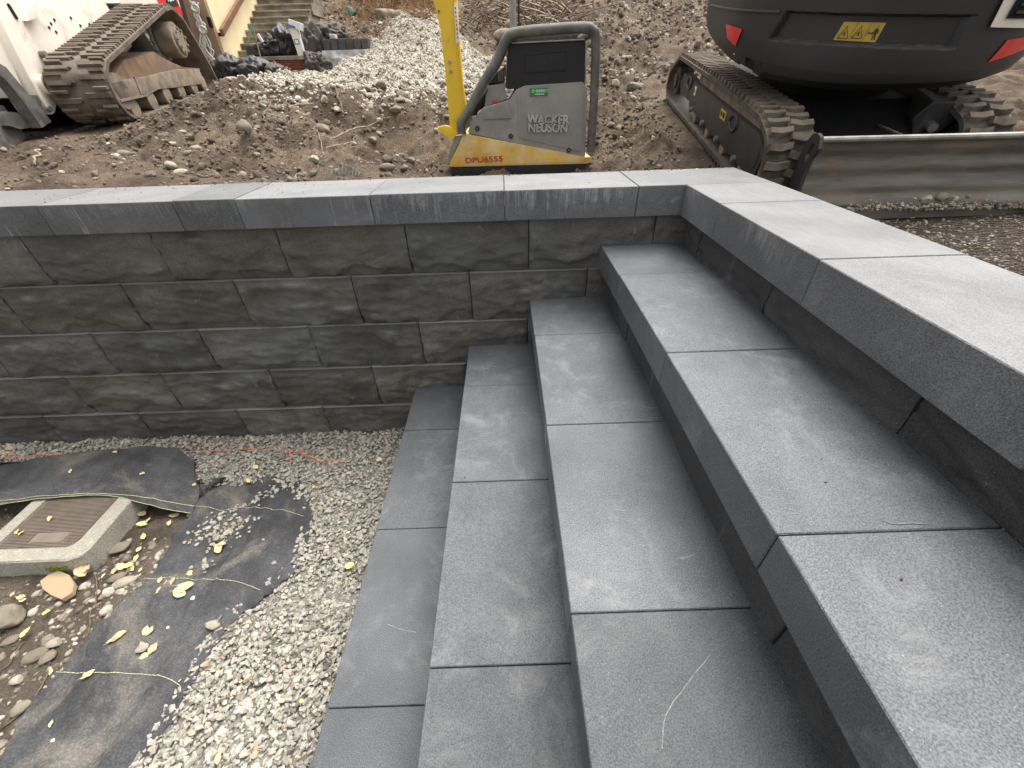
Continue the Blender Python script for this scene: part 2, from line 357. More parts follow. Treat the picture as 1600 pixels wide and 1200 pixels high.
M_LEAFY = simple('lemon_leaf', (.62, .54, .22), .6, .3, 0, .2, 60, .0006, 200)
M_SLATE = simple('flat_tan_stone', (.50, .36, .22), .8, .25, 0, .12, 30, .001, 200, .15, (.28, .2, .13, 1), 40)
M_TWIG = simple('dry_root_bark', (.15, .11, .08), .9, .2, 0, .35, 40, .002, 200)
M_TWIGP = simple('pale_bare_root', (.31, .25, .18), .85, .2, 0, .3, 40, .002, 200)
M_BRUSH = simple('rusty_dead_brush', (.24, .145, .085), .95, .1, 0, .5, 6)
M_STUCCO = simple('cream_yellow_stucco', (.84, .70, .44), .9, .2, 0, .07, 5, .003, 60, .2, (.66, .52, .32, 1), 9)
M_TAN = simple('tan_brown_trim', (.36, .24, .155), .7, .3, 0, .1, 6)
M_DOORW = simple('pale_door_frame', (.66, .62, .55), .6, .3, 0, .08, 6)
M_GLASS = simple('dark_door_glass', (.06, .075, .07), .12, .6, 0, .2, 6)
M_RAIL = simple('brown_handrail_wood', (.20, .105, .065), .6, .35, 0, .2, 14)
M_OLDC = simple('weathered_step_concrete', (.31, .275, .22), .95, .15, 0, .35, 5, .004, 60, .5, (.12, .105, .07, 1), 3)
M_BRICK = simple('red_brick', (.27, .085, .05), .9, .2, 0, .25, 20, .002, 120)
M_MORT = simple('grey_mortar', (.25, .21, .17), .95, .1, 0, .2, 20)
M_BAG = simple('black_bin_bag', (.024, .024, .027), .32, .5, 0, .3, 5, 0, 90, .2, (.10, .095, .09, 1), 4)
M_BAGB = simple('brown_black_tarp', (.05, .042, .036), .5, .4, 0, .3, 5, 0, 90, .3, (.13, .11, .09, 1), 5)
M_CARD = simple('white_carton', (.74, .72, .68), .7, .3, 0, .07, 9)
M_BLUE = simple('blue_print', (.07, .16, .42), .6)
M_PAVER = simple('dark_stacked_paver', (.085, .083, .08), .85, .2, 0, .25, 12, .002, 80)
M_WRAP = simple('clear_pallet_wrap', (.50, .50, .50), .35, .5, 0, .2, 12)
M_ROPE = simple('white_rope', (.72, .70, .66), .85, .2, 0, .1, 30)
M_TARPG = simple('green_plastic_scrap', (.045, .16, .11), .5, .4, 0, .25, 10)
M_MINT = simple('pale_mint_plastic', (.45, .62, .56), .5, .4, 0, .1, 20)
M_HAIR = simple('fibre_mesh', (.075, .065, .055), .8, .2)

# ---------------------------------------------------------------- block walls and stairs: measured sizes
K = .45
T_COPE = .0977; D_COPE = .2816; REC = .0394
def tint(o, a=.06, base=1.0, w=0.):
    t = base*(1+random.uniform(-a, a)); o.color = (t*(1+w), t, t*(1-w), 1); return o
def slab(name, x0, x1, y0, y1, z0, z1, mat, parent, a=.06, base=1., c=.0017):
    """a block cast with slightly uneven arrises; the top is dressed smooth"""
    m = MB().box(x0, x1, y0, y1, z0, z1, c); o = m.build(name, mat, parent)
    return tint(o, a, base)

def splitblock(name, x0, x1, z0, z1, parent, yface=REC, depth=.19, axis='y', mat=None, proud=.015, sd=0):
    """rock-faced block: the face is a displaced grid, top arris proud, bottom lip pitched off irregularly"""
    nx, nz = max(8, int((x1-x0)/.011)), 26; g = .0016
    xs = np.linspace(x0+g, x1-g, nx); zs = np.linspace(z0+g, z1-g*.5, nz); zs = z0+g+(z1-z0-1.5*g)*np.linspace(0, 1, nz)**.85
    X, Z = np.meshgrid(xs, zs); h = z1-z0; t = (Z-z0)/h
    e = np.minimum(X-x0, x1-X)
    lip = .10+.13*fbm(X*9+sd, np.full_like(X, sd), 0, 4, .6)
    out = proud*(.72+.28*t)*sm(lip-.028, lip+.028, t)+.0035*sm(.93, 1, t)*1.0
    out = out+.009*fbm(X*7+sd*3, Z*16, sd, 4)*sm(0, .02, e)*sm(1.0, .86, t)*sm(0, .2, t)
    r_ = fbm(X*16+sd, Z*30+X*8, 4+sd, 3); out = out+.007*np.abs(r_)*sm(.95, .8, t)*sm(.05, .2, t)
    out = out-.006*(1-sm(0, .008, e))
    V = [(x, yface-o_, z) for x, o_, z in zip(X.ravel(), out.ravel(), Z.ravel())]; F = []
    for j in range(nz-1):
        for i in range(nx-1): a = j*nx+i; F.append((a, a+1, a+nx+1, a+nx))
    # sides, top, bottom, back
    n = len(V); yb = yface+depth
    rim = [i for i in range(nx)]+[j*nx+nx-1 for j in range(1, nz)]+[(nz-1)*nx+i for i in range(nx-2, -1, -1)]+[j*nx for j in range(nz-2, 0, -1)]
    for i in rim: V.append((V[i][0], yb, V[i][2]))
    for k in range(len(rim)): a, b = rim[k], rim[(k+1) % len(rim)]; F.append((b, a, n+k, n+(k+1) % len(rim)))
    F.append(tuple(n+k for k in range(len(rim))))
    if axis == 'x': V = [(y, -x, z) for x, y, z in V]; F = [f for f in F]
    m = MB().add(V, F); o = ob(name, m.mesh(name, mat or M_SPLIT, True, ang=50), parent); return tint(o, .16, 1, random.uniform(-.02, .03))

# --- back wall
wall = thing('retaining_wall', 'long dark grey split-face block wall behind the gravel with flat pale coping', 'wall', (-2, .1, -1.09))
wall.location = (0, 0, 0)
ZC = [-T_COPE, -.289, -.4935, -.702, -.921, -1.16]
J = [[-2.325, -1.867, -1.424, -.966, -.524, -.07], [-2.558, -2.08, -1.651, -1.203, -.752, -.299], [-2.789, -2.323, -1.884, -1.43, -.979, -.53], [-2.574, -2.151, -1.673, -1.22, -.80], [-2.823, -2.374, -1.909, -1.5, -1.06]]
sd = 0
for k in range(5):
    js = list(J[k]); 
    while js[0] > -6.3: js.insert(0, js[0]-.45)
    js = js+[min(js[-1]+.45, .26)] if js[-1] < 0 else js
    if js[-1] < .25: js.append(.26)
    for a, b in zip(js, js[1:]):
        sd += 1.37
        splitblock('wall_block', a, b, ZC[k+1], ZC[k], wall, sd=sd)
cx = [.0 - .1574, -.607, -1.057, -1.507, -1.7153, -2.165]
xs = [-.1574]; seq = [.45, .45, .45, .2084, .45, .45, .2084, .45, .45, .45, .45, .2084, .45, .45, .45]
for s in seq: xs.append(xs[-1]-s)
tones = [1.05, .98, 1.04, .80, 1.0, .84, .95, 1]
for i, (b, a) in enumerate(zip(xs, xs[1:])):
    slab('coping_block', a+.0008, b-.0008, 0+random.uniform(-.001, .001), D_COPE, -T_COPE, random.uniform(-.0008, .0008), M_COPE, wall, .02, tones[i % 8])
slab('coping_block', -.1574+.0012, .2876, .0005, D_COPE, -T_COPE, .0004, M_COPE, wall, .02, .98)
# --- side wall to the right of the steps
side = thing('retaining_wall', 'shorter grey wall with wide pale coping running down the right of the steps', 'wall', (0, 0, 0))
ys = [0, -.2606, -.7072, -1.157, -1.607, -2.057, -2.5]
for i, (b, a) in enumerate(zip(ys, ys[1:])):
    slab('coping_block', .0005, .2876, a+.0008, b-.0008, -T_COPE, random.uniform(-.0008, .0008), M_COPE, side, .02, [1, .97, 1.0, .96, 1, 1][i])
yj = [.03, -.11, -.547, -.987, -1.43, -1.88, -2.33, -2.7]
for i, (b, a) in enumerate(zip(yj, yj[1:])):
    sd += 1.3
    splitblock('wall_block', -b, -a, -.30, -T_COPE, side, yface=REC, axis='x', mat=M_RISER, proud=.003, sd=sd)
MB().box(REC+.02, .26, -2.7, .02, -1.2, -.302, .002).build('wall_core', M_RISER, side)

# --- staircase
stairs = thing('block_staircase', 'four wide dark grey slab steps climbing to the right between the walls', 'staircase', (0, 0, 0))
XN = [-1.0411, -.7801, -.5207, -.2591]; ZT = [-.8217, -.6104, -.4046, -.1990]; TB = .0868
JY = [REC-.002, -.2638, -.7140, -1.1659, -1.616, -2.066, -2.51]
TT = [[.80, .93, .90, .80, .84, .8], [1.02, 1.03, .98, .80, .9, .9], [1.0, 1.12, 1.14, .74, .9, .9], [1.05, 1.18, 1.16, 1.20, 1.0, .9]]
for k in range(4):
    st = bpy.data.objects.new('step', None); link(st, stairs); st.empty_display_size = .05
    xr = XN[k+1]+.033 if k < 3 else REC+.001
    for i, (b, a) in enumerate(zip(JY, JY[1:])):
        dz = random.uniform(-.0008, .0008)
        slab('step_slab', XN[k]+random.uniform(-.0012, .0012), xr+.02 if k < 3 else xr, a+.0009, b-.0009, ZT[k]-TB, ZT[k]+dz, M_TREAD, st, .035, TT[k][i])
    zb = ZT[k-1]-.01 if k else -1.2
    yy = [REC-.004, -.32, -.80, -1.22, -1.7, -2.1, -2.5]
    for i, (b, a) in enumerate(zip(yy, yy[1:])):
        tint(MB().box(XN[k]+.033+(.004 if i % 2 else 0), (XN[k+1] if k < 3 else .0)+.05, a+.001, b-.001, zb, ZT[k]-TB-.001, .002).build('riser_block', M_RISER, st), .15)

def chalk(L, z, r=.0009, name='chalk_scratch'):
    P = [atz(u, v, z+.0009) for u, v in spline(L, 6)]; P = [p+np.array([rng.normal(0, .0003), rng.normal(0, .0003), 0]) for p in P]
    return MB().tube(P, [r*rng.uniform(.4, 1.2) for _ in P], 4).build(name, M_CHALK, stairs)
M_CHALK = simple('chalk_mark', (.30, .30, .295), .9, .1, 0, .2, 300)
chalk([(1109, 1024), (1080, 1060), (1052, 1098), (1040, 1120), (1036, 1145), (1035, 1170)], ZT[2], .0007)
chalk([(1376, 812), (1398, 818), (1428, 817), (1450, 818)], ZT[3], .0009); chalk([(995, 632), (1015, 637), (1032, 636)], ZT[2], .0006); chalk([(606, 975), (625, 983), (650, 988)], ZT[0], .0008)
# grit and soil crumbs caught in the corners of the steps and on the slabs
GP = []
for k in range(4):
    xr = (XN[k+1]+.03) if k < 3 else REC
    for _ in range(90): GP.append((xr-abs(rng.normal(0, .006))-.002, rng.uniform(-1.4, .03), ZT[k]+.0012))
    for _ in range(25): GP.append((rng.uniform(XN[k]+.01, xr), REC-.01-abs(rng.normal(0, .008)), ZT[k]+.0012))
    for _ in range(12): GP.append((rng.uniform(XN[k]+.01, xr), rng.uniform(-1.3, .0), ZT[k]+.0012))
for _ in range(160): GP.append((rng.uniform(-3, .25), rng.uniform(.02, .275), .0012))
for _ in range(200): GP.append((rng.uniform(-3, .28), .279-abs(rng.normal(0, .010)), .0016))

# ---------------------------------------------------------------- machine frames (x right, y away, z up; the machines stand on sloping ground)
def frame(o, x, y, z): 
    M = Matrix.Identity(4)
    for i, a in enumerate((x, y, z, o)):
        for j in range(3): M[j][i] = a[j]
    return M
EF = unit(ray(890, -42)); EX = unit(np.cross(EF, [0, 0, 1])); EU = np.cross(EX, EF); E0 = np.array([.4492, .2950, -.2])
ME = frame(E0, EX, EF, EU)
L0 = np.array([-3.08, 1.88, .13]); LF = unit(np.array([-3.38, 3.53, .295])-L0); LX = unit(np.cross(LF, [0, 0, 1])); LU = np.cross(LX, LF)
ML = frame(L0, LX, LF, LU)
def eloc(P): q = np.array(P)-E0; return (float(q@EX), float(q@EF), float(q@EU))
def lloc(P): q = np.array(P)-L0; return (float(q@LX), float(q@LF), float(q@LU))
def eside(u, v, x=0.): return eloc(onplane(u, v, E0+EX*x, EX))
def lside(u, v, x=0.): return lloc(onplane(u, v, L0+LX*x, LX))
def lback(u, v, y=0.): return lloc(onplane(u, v, L0+LF*y, LF))
def ew(x, y, z): return E0+EX*x+EF*y+EU*z
def lw(x, y, z): return L0+LX*x+LF*y+LU*z

# ---------------------------------------------------------------- terrain behind the walls: one sheet through measured points
CT = [(x, .30, -.035) for x in (-9, -7, -5, -3.6, -2.6, -2.0)]+[(-1.4, .3, -.09), (-.9, .3, -.15), (-.4, .3, -.19), (.3, .3, -.205), (1, .3, -.21), (2, .3, -.21)]
CT += [(.35, y, -.21) for y in (-.3, -1.2, -2.4)]+[(1.2, y, -.21) for y in (-.3, -1.2, -2.4)]+[(3, y, -.22) for y in (0, -1.5)]
CT += [(-7, 1.88, .11), (-5.2, 1.9, .11), (-7, 3.5, .26), (-5.5, 3.5, .26)]
CT += [tuple(lw(x, y, -.015)) for x in (-.1, -.9, -1.6) for y in (-.6, 0, .8, 1.7)]
CT += [tuple(ew(x, y, -.012)) for x in (.0, .5, 1.0, 1.4) for y in (.1, .9, 1.7, 2.5)]+[tuple(ew(-.35, y, -.01)) for y in (.3, 1.2, 2.2)]
for u, L in {230: [(215, 1.3), (195, 1.75)], 300: [(262, .9), (235, 1.15), (200, 1.5), (165, 2.0)], 380: [(262, .9), (200, 1.5), (160, 2.0), (143, 2.5), (134, 3.2)], 450: [(262, .9), (200, 1.55), (160, 2.0), (146, 2.4), (131, 3.2), (125, 4.2)],
             560: [(266, .9), (232, 1.5), (205, 1.8), (165, 2.05), (147, 2.4), (120, 3.6), (102, 4.6)], 660: [(264, 1.1), (240, 1.6), (200, 1.85), (160, 2.15), (143, 2.6), (112, 3.6), (62, 4.8), (29, 5.5)],
             760: [(262, 1.3), (200, 2.1), (135, 3.2), (104, 4.2), (92, 4.9), (60, 5.6), (0, 7.2)], 850: [(200, 2.3), (45, 5.2), (0, 6.6)], 960: [(262, 1.2), (200, 2.1), (120, 3.5), (60, 5), (0, 6.6)],
             1010: [(250, 1.2), (140, 3.0)], 1100: [(60, 4.8), (0, 6.8)], 480: [(70, 6.3), (0, 9)], 580: [(40, 7.2), (0, 9)], 640: [(26, 6.4), (0, 8)], 400: [(127, 4.4)], 350: [(131, 4.4)], 720: [(70, 4.9), (48, 5.7)],
             600: [(68, 5.0)], 1500: [(95, 4.5)]}.items():
    for v, y in L: CT.append(tuple(aty(u, v, y)))
CT += [(-.95, 1.15, -.195), (-.5, 1.15, -.205), (-.1, 1.15, -.205), (-.5, 1.5, -.18)]
CT += [(x, 20, 8.5) for x in (-20, -8, 3, 14, 26)]+[(x, 45, 17) for x in (-30, 0, 30)]+[(-12, 7, 1.0), (-12, 1, .0), (8, 8, 2.0), (10, 1, -.1), (9, -3, -.2), (-12, 12, 3)]
CT = np.array(CT)
def tps(r2): return r2*np.log(r2+1e-9)*.5
def rbf_fit(P, lam=2e-3):
    n = len(P); d = ((P[:, None, :2]-P[None, :, :2])**2).sum(-1); A = tps(d)+lam*np.eye(n)
    B = np.c_[np.ones(n), P[:, :2]]; M_ = np.block([[A, B], [B.T, np.zeros((3, 3))]]); return np.linalg.solve(M_, np.r_[P[:, 2], 0, 0, 0])
RW = rbf_fit(CT)
def hbase(x, y):
    x, y = np.asarray(x, float), np.asarray(y, float); s = x.shape; x = x.ravel(); y = y.ravel(); out = np.empty(len(x))
    for i in range(0, len(x), 20000):
        a, b = x[i:i+20000], y[i:i+20000]; d = (a[:, None]-CT[None, :, 0])**2+(b[:, None]-CT[None, :, 1])**2
        out[i:i+20000] = tps(d)@RW[:-3]+RW[-3]+RW[-2]*a+RW[-1]*b
    return out.reshape(s)
def hrough(x, y):
    """how churned the soil is: smooth by the coping and under the machines, rough on the bank"""
    q = sm(.5, 1.2, y)*.85+.15
    ex = (x-E0[0])*EX[0]+(y-E0[1])*EX[1]; ey = (x-E0[0])*EF[0]+(y-E0[1])*EF[1]
    q = q*(1-.85*sm(-.25, -.05, ex)*sm(1.4, 1.2, ex)*sm(2.7, 2.4, ey)*sm(-.3, -.1, ey))
    lx = (x-L0[0])*LX[0]+(y-L0[1])*LX[1]; ly = (x-L0[0])*LF[0]+(y-L0[1])*LF[1]
    q = q*(1-.85*sm(.12, -.02, lx)*sm(-2, -1.8, lx)*sm(-.6, -.3, ly)*sm(2.3, 2, ly))
    return q
def hterr(x, y):
    x, y = np.asarray(x, float), np.asarray(y, float); q = hrough(x, y)
    z = hbase(x, y)+q*(.034*fbm(x*2.3, y*2.3, 1, 3)+.040*fbm(x*6.5, y*6.5, 3, 5, .62))+(.35+.65*q)*.006*fbm(x*30, y*30, 7, 3, .6)
    # hollow dug under the bank lip behind the coping
    z = z-.07*np.exp(-((x+1.35)/.33)**2-((y-1.45)/.22)**2)+.05*np.exp(-((x+1.55)/.5)**2-((y-2.0)/.16)**2)
    return z
def axis(segs):
    out = [segs[0][0]]
    for a, b, n, p in segs: out += list(a+(b-a)*np.linspace(0, 1, n+1)[1:]**p if p > 0 else b-(b-a)*np.linspace(1, 0, n+1)[1:]**(-p))
    return np.array(out)
gx = axis([(-60, -5.2, 34, -2.2), (-5.2, -2.9, 95, 1), (-2.9, 1.2, 215, 1), (1.2, 3.4, 70, 1), (3.4, 60, 34, 2.2)])
gy = axis([(-8, .276, 90, -1.6), (.276, 2.7, 150, 1), (2.7, 6.5, 135, 1), (6.5, 11, 75, 1), (11, 80, 34, 1.8)])
XX, YY = np.meshgrid(gx, gy); ZZ = hterr(XX, YY)
nx, ny = len(gx), len(gy); idx = np.arange(nx*ny).reshape(ny, nx)
keep = ~((XX[:-1, :-1]+.001 < .276) & (YY[1:, :-1] < .2765))
a, b, c, d = idx[:-1, :-1][keep], idx[:-1, 1:][keep], idx[1:, 1:][keep], idx[1:, :-1][keep]
T = np.concatenate([np.stack([a, b, c], 1), np.stack([a, c, d], 1)])
ground = ob('ground', trimesh('ground', np.stack([XX.ravel(), YY.ravel(), ZZ.ravel()], 1), T, M_DIRT, True)); ground['kind'] = 'structure'
def h1(x, y): return float(hterr(np.array([x]), np.array([y]))[0])
def hits(uv):
    """world points on the ground sheet seen at photo pixels"""
    uv = np.array(uv, float); D = np.array([ray(u, v) for u, v in uv]); ts = np.arange(1.2, 12, .05); res = []
    P = C0+ts[None, :, None]*D[:, None, :]; H = hbase(P[..., 0], P[..., 1])
    below = P[..., 2] < H
    for i in range(len(uv)):
        k = np.argmax(below[i]) if below[i].any() else len(ts)-1
        t0, t1 = ts[max(k-1, 0)], ts[k]
        tt = np.linspace(t0, t1, 9); Q = C0+tt[:, None]*D[i]; hh = hterr(Q[:, 0], Q[:, 1]); m = np.argmax(Q[:, 2] < hh) if (Q[:, 2] < hh).any() else 8
        res.append((Q[m, 0], Q[m, 1], float(hh[m])))
    return res
def hit(u, v): return hits([(u, v)])[0]

# lower ground: damp soil under the gravel, fabric and drain box
def hlow(x, y):
    x, y = np.asarray(x, float), np.asarray(y, float)
    z = -1.105+.008*fbm(x*3, y*3, 2, 3)+.006*fbm(x*14, y*14, 5, 4, .6)+.0025*fbm(x*60, y*60, 8, 2)
    return z-.012*sm(-1.95, -2.1, x)*sm(-.2, -.4, y)
gx2 = axis([(-14, -3.4, 30, -1.5), (-3.4, -1.9, 110, 1), (-1.9, -.95, 30, 1), (-.95, 0, 3, 1)]); gy2 = axis([(-14, -1.6, 30, -1.5), (-1.6, .1, 120, 1)])
X2, Y2 = np.meshgrid(gx2, gy2); nx, ny = len(gx2), len(gy2); idx = np.arange(nx*ny).reshape(ny, nx)
a, b, c, d = idx[:-1, :-1].ravel(), idx[:-1, 1:].ravel(), idx[1:, 1:].ravel(), idx[1:, :-1].ravel()
low = ob('lower_ground', trimesh('lower_ground', np.stack([X2.ravel(), Y2.ravel(), hlow(X2, Y2).ravel()], 1), np.concatenate([np.stack([a, b, c], 1), np.stack([a, c, d], 1)]), M_LOW, True)); low['kind'] = 'structure'

# ---------------------------------------------------------------- stones
def rockproto(sub, seed, cuts=7, flat=.6):
    bm = bmesh.new(); bmesh.ops.create_icosphere(bm, subdivisions=sub, radius=1)
    r = np.random.default_rng(seed); V = np.array([v.co[:] for v in bm.verts]); T = np.array([[v.index for v in f.verts] for f in bm.faces]); bm.free()
    V = V*np.array([1, r.uniform(.55, .85), r.uniform(flat-.15, flat+.15)])
    for _ in range(cuts):
        n = unit(r.normal(size=3)); dd = r.uniform(.42, .68); e = V@n-dd; V = V-np.maximum(e, 0)[:, None]*n*.97
    V += r.normal(size=V.shape)*.03
    return V, T
PR2 = [rockproto(2, i) for i in range(14)]; PR1 = [rockproto(1, 50+i, 3) for i in range(12)]
PRS = [rockproto(2, 80+i, 3, .7) for i in range(8)]
def hullproto(seed, n=13):
    """an angular chip: the convex hull of a few random points"""
    r = np.random.default_rng(seed); q = r.normal(size=(n, 3)); q = q/np.linalg.norm(q, axis=1)[:, None]*r.uniform(.82, 1.05, (n, 1))*np.array([1, r.uniform(.6, .9), r.uniform(.42, .68)])
    bm = bmesh.new(); [bm.verts.new(p) for p in q]; g_ = bmesh.ops.convex_hull(bm, input=bm.verts); bmesh.ops.delete(bm, geom=list({e for e in g_['geom_interior'] if isinstance(e, bmesh.types.BMVert)}), context='VERTS') if g_['geom_interior'] else None
    bmesh.ops.bevel(bm, geom=list(bm.edges), offset=.07, segments=1, affect='EDGES', clamp_overlap=True); bmesh.ops.triangulate(bm, faces=bm.faces); bm.verts.index_update()
    V = np.array([v.co[:] for v in bm.verts]); T = np.array([[v.index for v in f.verts] for f in bm.faces]); bm.free(); return V, T
PR1J = [hullproto(400+i, 9+i % 4) for i in range(16)]; print('chip tris', np.mean([len(t) for _, t in PR1J]))
def scatter(name, P, S, mat, protos, tilt=.5, smooth=False):
    """joins many small stones into one mesh. P: centres, S: half lengths"""
    n = len(P); R = rng.uniform(0, 2*math.pi, n); tx, ty = rng.normal(0, tilt, n), rng.normal(0, tilt, n); k = rng.integers(0, len(protos), n); VS, TS, off = [], [], 0
    for q in range(len(protos)):
        m = np.where(k == q)[0]
        if not len(m): continue
        V, T = protos[q]; nv = len(V)
        W_ = V[None]*S[m][:, None, None]*rng.uniform(.85, 1.15, (len(m), 1, 3))
        c, s_ = np.cos(tx[m])[:, None], np.sin(tx[m])[:, None]; y, z = W_[..., 1]*c-W_[..., 2]*s_, W_[..., 1]*s_+W_[..., 2]*c
        c, s_ = np.cos(ty[m])[:, None], np.sin(ty[m])[:, None]; x, z = W_[..., 0]*c+z*s_, -W_[..., 0]*s_+z*c
        c, s_ = np.cos(R[m])[:, None], np.sin(R[m])[:, None]; x, y = x*c-y*s_, x*s_+y*c
        VS.append((np.stack([x, y, z], -1)+P[m][:, None, :]).reshape(-1, 3)); TS.append((T[None]+(off+np.arange(len(m))*nv)[:, None, None]).reshape(-1, 3)); off += nv*len(m)
    me = trimesh(name, np.concatenate(VS), np.concatenate(TS), mat, smooth); o = ob(name, me); o['kind'] = 'stuff'; return o
def inpoly(x, y, poly):
    r = np.zeros(len(x), bool); j = len(poly)-1
    for i in range(len(poly)):
        xi, yi, xj, yj = *poly[i][:2], *poly[j][:2]
        r ^= ((yi > y) != (yj > y)) & (x < (xj-xi)*(y-yi)/(yj-yi+1e-12)+xi); j = i
    return r

g_ = scatter('grit', np.array(GP), rng.lognormal(math.log(.0014), .45, len(GP)).clip(.0006, .004), M_CLOD, PR1, .5); g_['label'] = 'grit and soil crumbs lying on the steps and coping'
# gravel bed below the wall
edge = [atz(u, v, -1.08)[:2] for u, v in [(306, 722), (300, 745), (345, 760), (465, 750), (474, 806), (458, 872), (400, 922), (347, 957), (322, 990), (276, 1068), (240, 1130), (205, 1198), (165, 1290)]]
gpoly = [(-3.6, .04), (-3.6, -.12), (-2.69, -.085), (-2.25, -.045)]+[tuple(e) for e in edge]+[(edge[-1][0], -1.5), (-1.0, -1.5), (-1.0, .04)]
def bedpts(dens, poly, bb):
    n = int(dens*(bb[1]-bb[0])*(bb[3]-bb[2])); x, y = rng.uniform(bb[0], bb[1], n), rng.uniform(bb[2], bb[3], n); m = inpoly(x, y, poly); return x[m], y[m]
x, y = bedpts(17500, gpoly, (-3.6, -1.0, -1.52, .04))
S = rng.lognormal(math.log(.0081), .32, len(x)).clip(.004, .019)*(1+.12*sm(-.6, -1.2, y))
z = -1.088+rng.uniform(-.010, .007, len(x))+.006*fbm(x*5, y*5, 3, 3)+S*.2
PRM = PR2; gbed = scatter('gravel', np.stack([x, y, z], 1), S, M_GRAVEL, PR1J, .38); gbed['label'] = 'pale grey crushed gravel bed between the block wall and the steps'
# base sheet under the gravel so no soil shows between stones
nn = 60; m = MB()
gxs, gys = np.linspace(-3.6, -1.0, 90), np.linspace(-1.75, .03, 70); V = []; Fc = []
for j, yy_ in enumerate(gys):
    for i, xx_ in enumerate(gxs): V.append((xx_, yy_, -1.0925+.002*math.sin(xx_*40)*math.sin(yy_*37)))
for j in range(69):
    for i in range(89):
        a = j*90+i; cxm, cym = (gxs[i]+gxs[i+1])/2, (gys[j]+gys[j+1])/2
        if inpoly(np.array([cxm]), np.array([cym]), gpoly)[0]: Fc.append((a, a+1, a+91, a+90))
base = ob('gravel_bedding', meshfrom('gravel_bedding', V, Fc, simple('gravel_dust', (.17, .16, .14), .95, .1, 0, .3, 60), True)); base['kind'] = 'structure'
# pebbles in the damp soil strip on the left
spoly = [(-3.4, -.3), (-2.1, -.40), (-1.95, -.43)]+[tuple(atz(u, v, -1.09)[:2]) for u, v in [(229, 907), (128, 1003), (92, 1053), (41, 1113), (-10, 1210), (-60, 1300)]]+[(-3.4, -1.5)]
x, y = bedpts(3600, spoly, (-3.2, -1.9, -1.45, -.3)); dn = fbm(x*3, y*3, 9, 3)+sm(-.55, -1.0, y)*.7; m = dn > rng.uniform(-.5, .9, len(x)); x, y = x[m], y[m]
S = rng.lognormal(math.log(.0062), .55, len(x)).clip(.0025, .022)
pb = scatter('soil_pebbles', np.stack([x, y, hlow(x, y)-S*.05], 1), S, M_PEB, PRS, .3); pb['label'] = 'mixed pebbles set in the damp brown soil beside the fabric'

# ---------------------------------------------------------------- gravel pile and rubble on the bank
ppoly = [p[:2] for p in hits([(345, 140), (352, 128), (420, 127), (470, 121), (500, 100), (560, 84), (590, 62), (615, 38), (640, 27), (665, 25), (690, 38), (735, 75), (775, 98), (790, 130), (740, 139), (660, 141), (600, 138), (520, 137), (460, 139), (400, 142)])]
PP = np.array(ppoly)
x, y = bedpts(9500, ppoly, (PP[:, 0].min(), PP[:, 0].max(), PP[:, 1].min(), PP[:, 1].max()))
# looser fringe down the bank
fr = np.array(hits([(rng.uniform(380, 790), 139+abs(rng.normal(0, 11))) for _ in range(3200)])); 
S = rng.lognormal(math.log(.0105), .32, len(x)).clip(.006, .022)
P = np.stack([x, y, hterr(x, y)+rng.uniform(-.004, .012, len(x))], 1)
Sf = rng.lognormal(math.log(.0105), .4, len(fr)).clip(.005, .028)
P = np.concatenate([P, fr+np.array([0, 0, .004])]); S = np.concatenate([S, Sf])
pile = scatter('gravel_pile', P, S, M_PILE, PR1, .6); tag(pile, 'pale heap of loose gravel rising behind the yellow handle', None)
# underlay of the pile
gxs, gys = np.linspace(PP[:, 0].min(), PP[:, 0].max(), 70), np.linspace(PP[:, 1].min(), PP[:, 1].max(), 70); A, B = np.meshgrid(gxs, gys); H = hterr(A, B)+.004
V = list(zip(A.ravel(), B.ravel(), H.ravel())); Fc = []
cen = inpoly(((A[:-1, :-1]+A[1:, 1:])/2).ravel(), ((B[:-1, :-1]+B[1:, 1:])/2).ravel(), ppoly).reshape(69, 69)
for j in range(69):
    for i in range(69):
        if cen[j, i]: a = j*70+i; Fc.append((a, a+1, a+71, a+70))
o = ob('gravel_underlay', meshfrom('gravel_underlay', V, Fc, simple('pile_fines', (.36, .33, .27), .95, .1, 0, .3, 30), True)); o['kind'] = 'structure'

# soil clods and pebbles strewn over the upper ground
def strew(name, n, box, s0, sg, lim, mat, protos, label, clump=.0, ymin=0, sc=2.4, sink=.2, dens=None):
    x, y = rng.uniform(box[0], box[1], n), rng.uniform(box[2], box[3], n)
    m = ~((x < .30) & (y < .30))
    if clump: m &= fbm(x*sc, y*sc, clump, 4) > rng.uniform(-.5, .65, n)
    if dens is not None: m &= rng.random(n) < dens(x, y)
    m &= ~inpoly(x, y, ppoly)
    x, y = x[m], y[m]; S = rng.lognormal(math.log(s0), sg, len(x)).clip(*lim)
    o = scatter(name, np.stack([x, y, hterr(x, y)+S*sink], 1), S, mat, protos, .4); o['label'] = label; return o
def noteq(x, y): return .12+.88*np.where(hrough(x, y) > .3, 1, .2)
strew('soil_clods', 11000, (-3.6, .9, .3, 2.8), .0085, .5, (.003, .03), M_CLOD, PRS, 'dark crumbs and clods of soil on the dug bank', 4, dens=noteq)
strew('bank_pebbles', 6500, (-3.6, .7, .30, 2.7), .0048, .6, (.002, .026), M_PEB, PRS, 'small stones scattered through the soil bank', 8, dens=noteq)
strew('hill_rubble', 14000, (-3.8, 3.6, 2.7, 9), .017, .5, (.006, .055), M_PEB, PR1, 'loose stones over the excavated hillside', 15, dens=lambda x, y: .25+.75*noteq(x, y))
strew('hill_clods', 12000, (-3.8, 3.6, 2.7, 9), .022, .5, (.008, .07), M_CLOD, PR1, 'brown soil clods over the excavated hillside', 21, dens=lambda x, y: .25+.75*noteq(x, y))
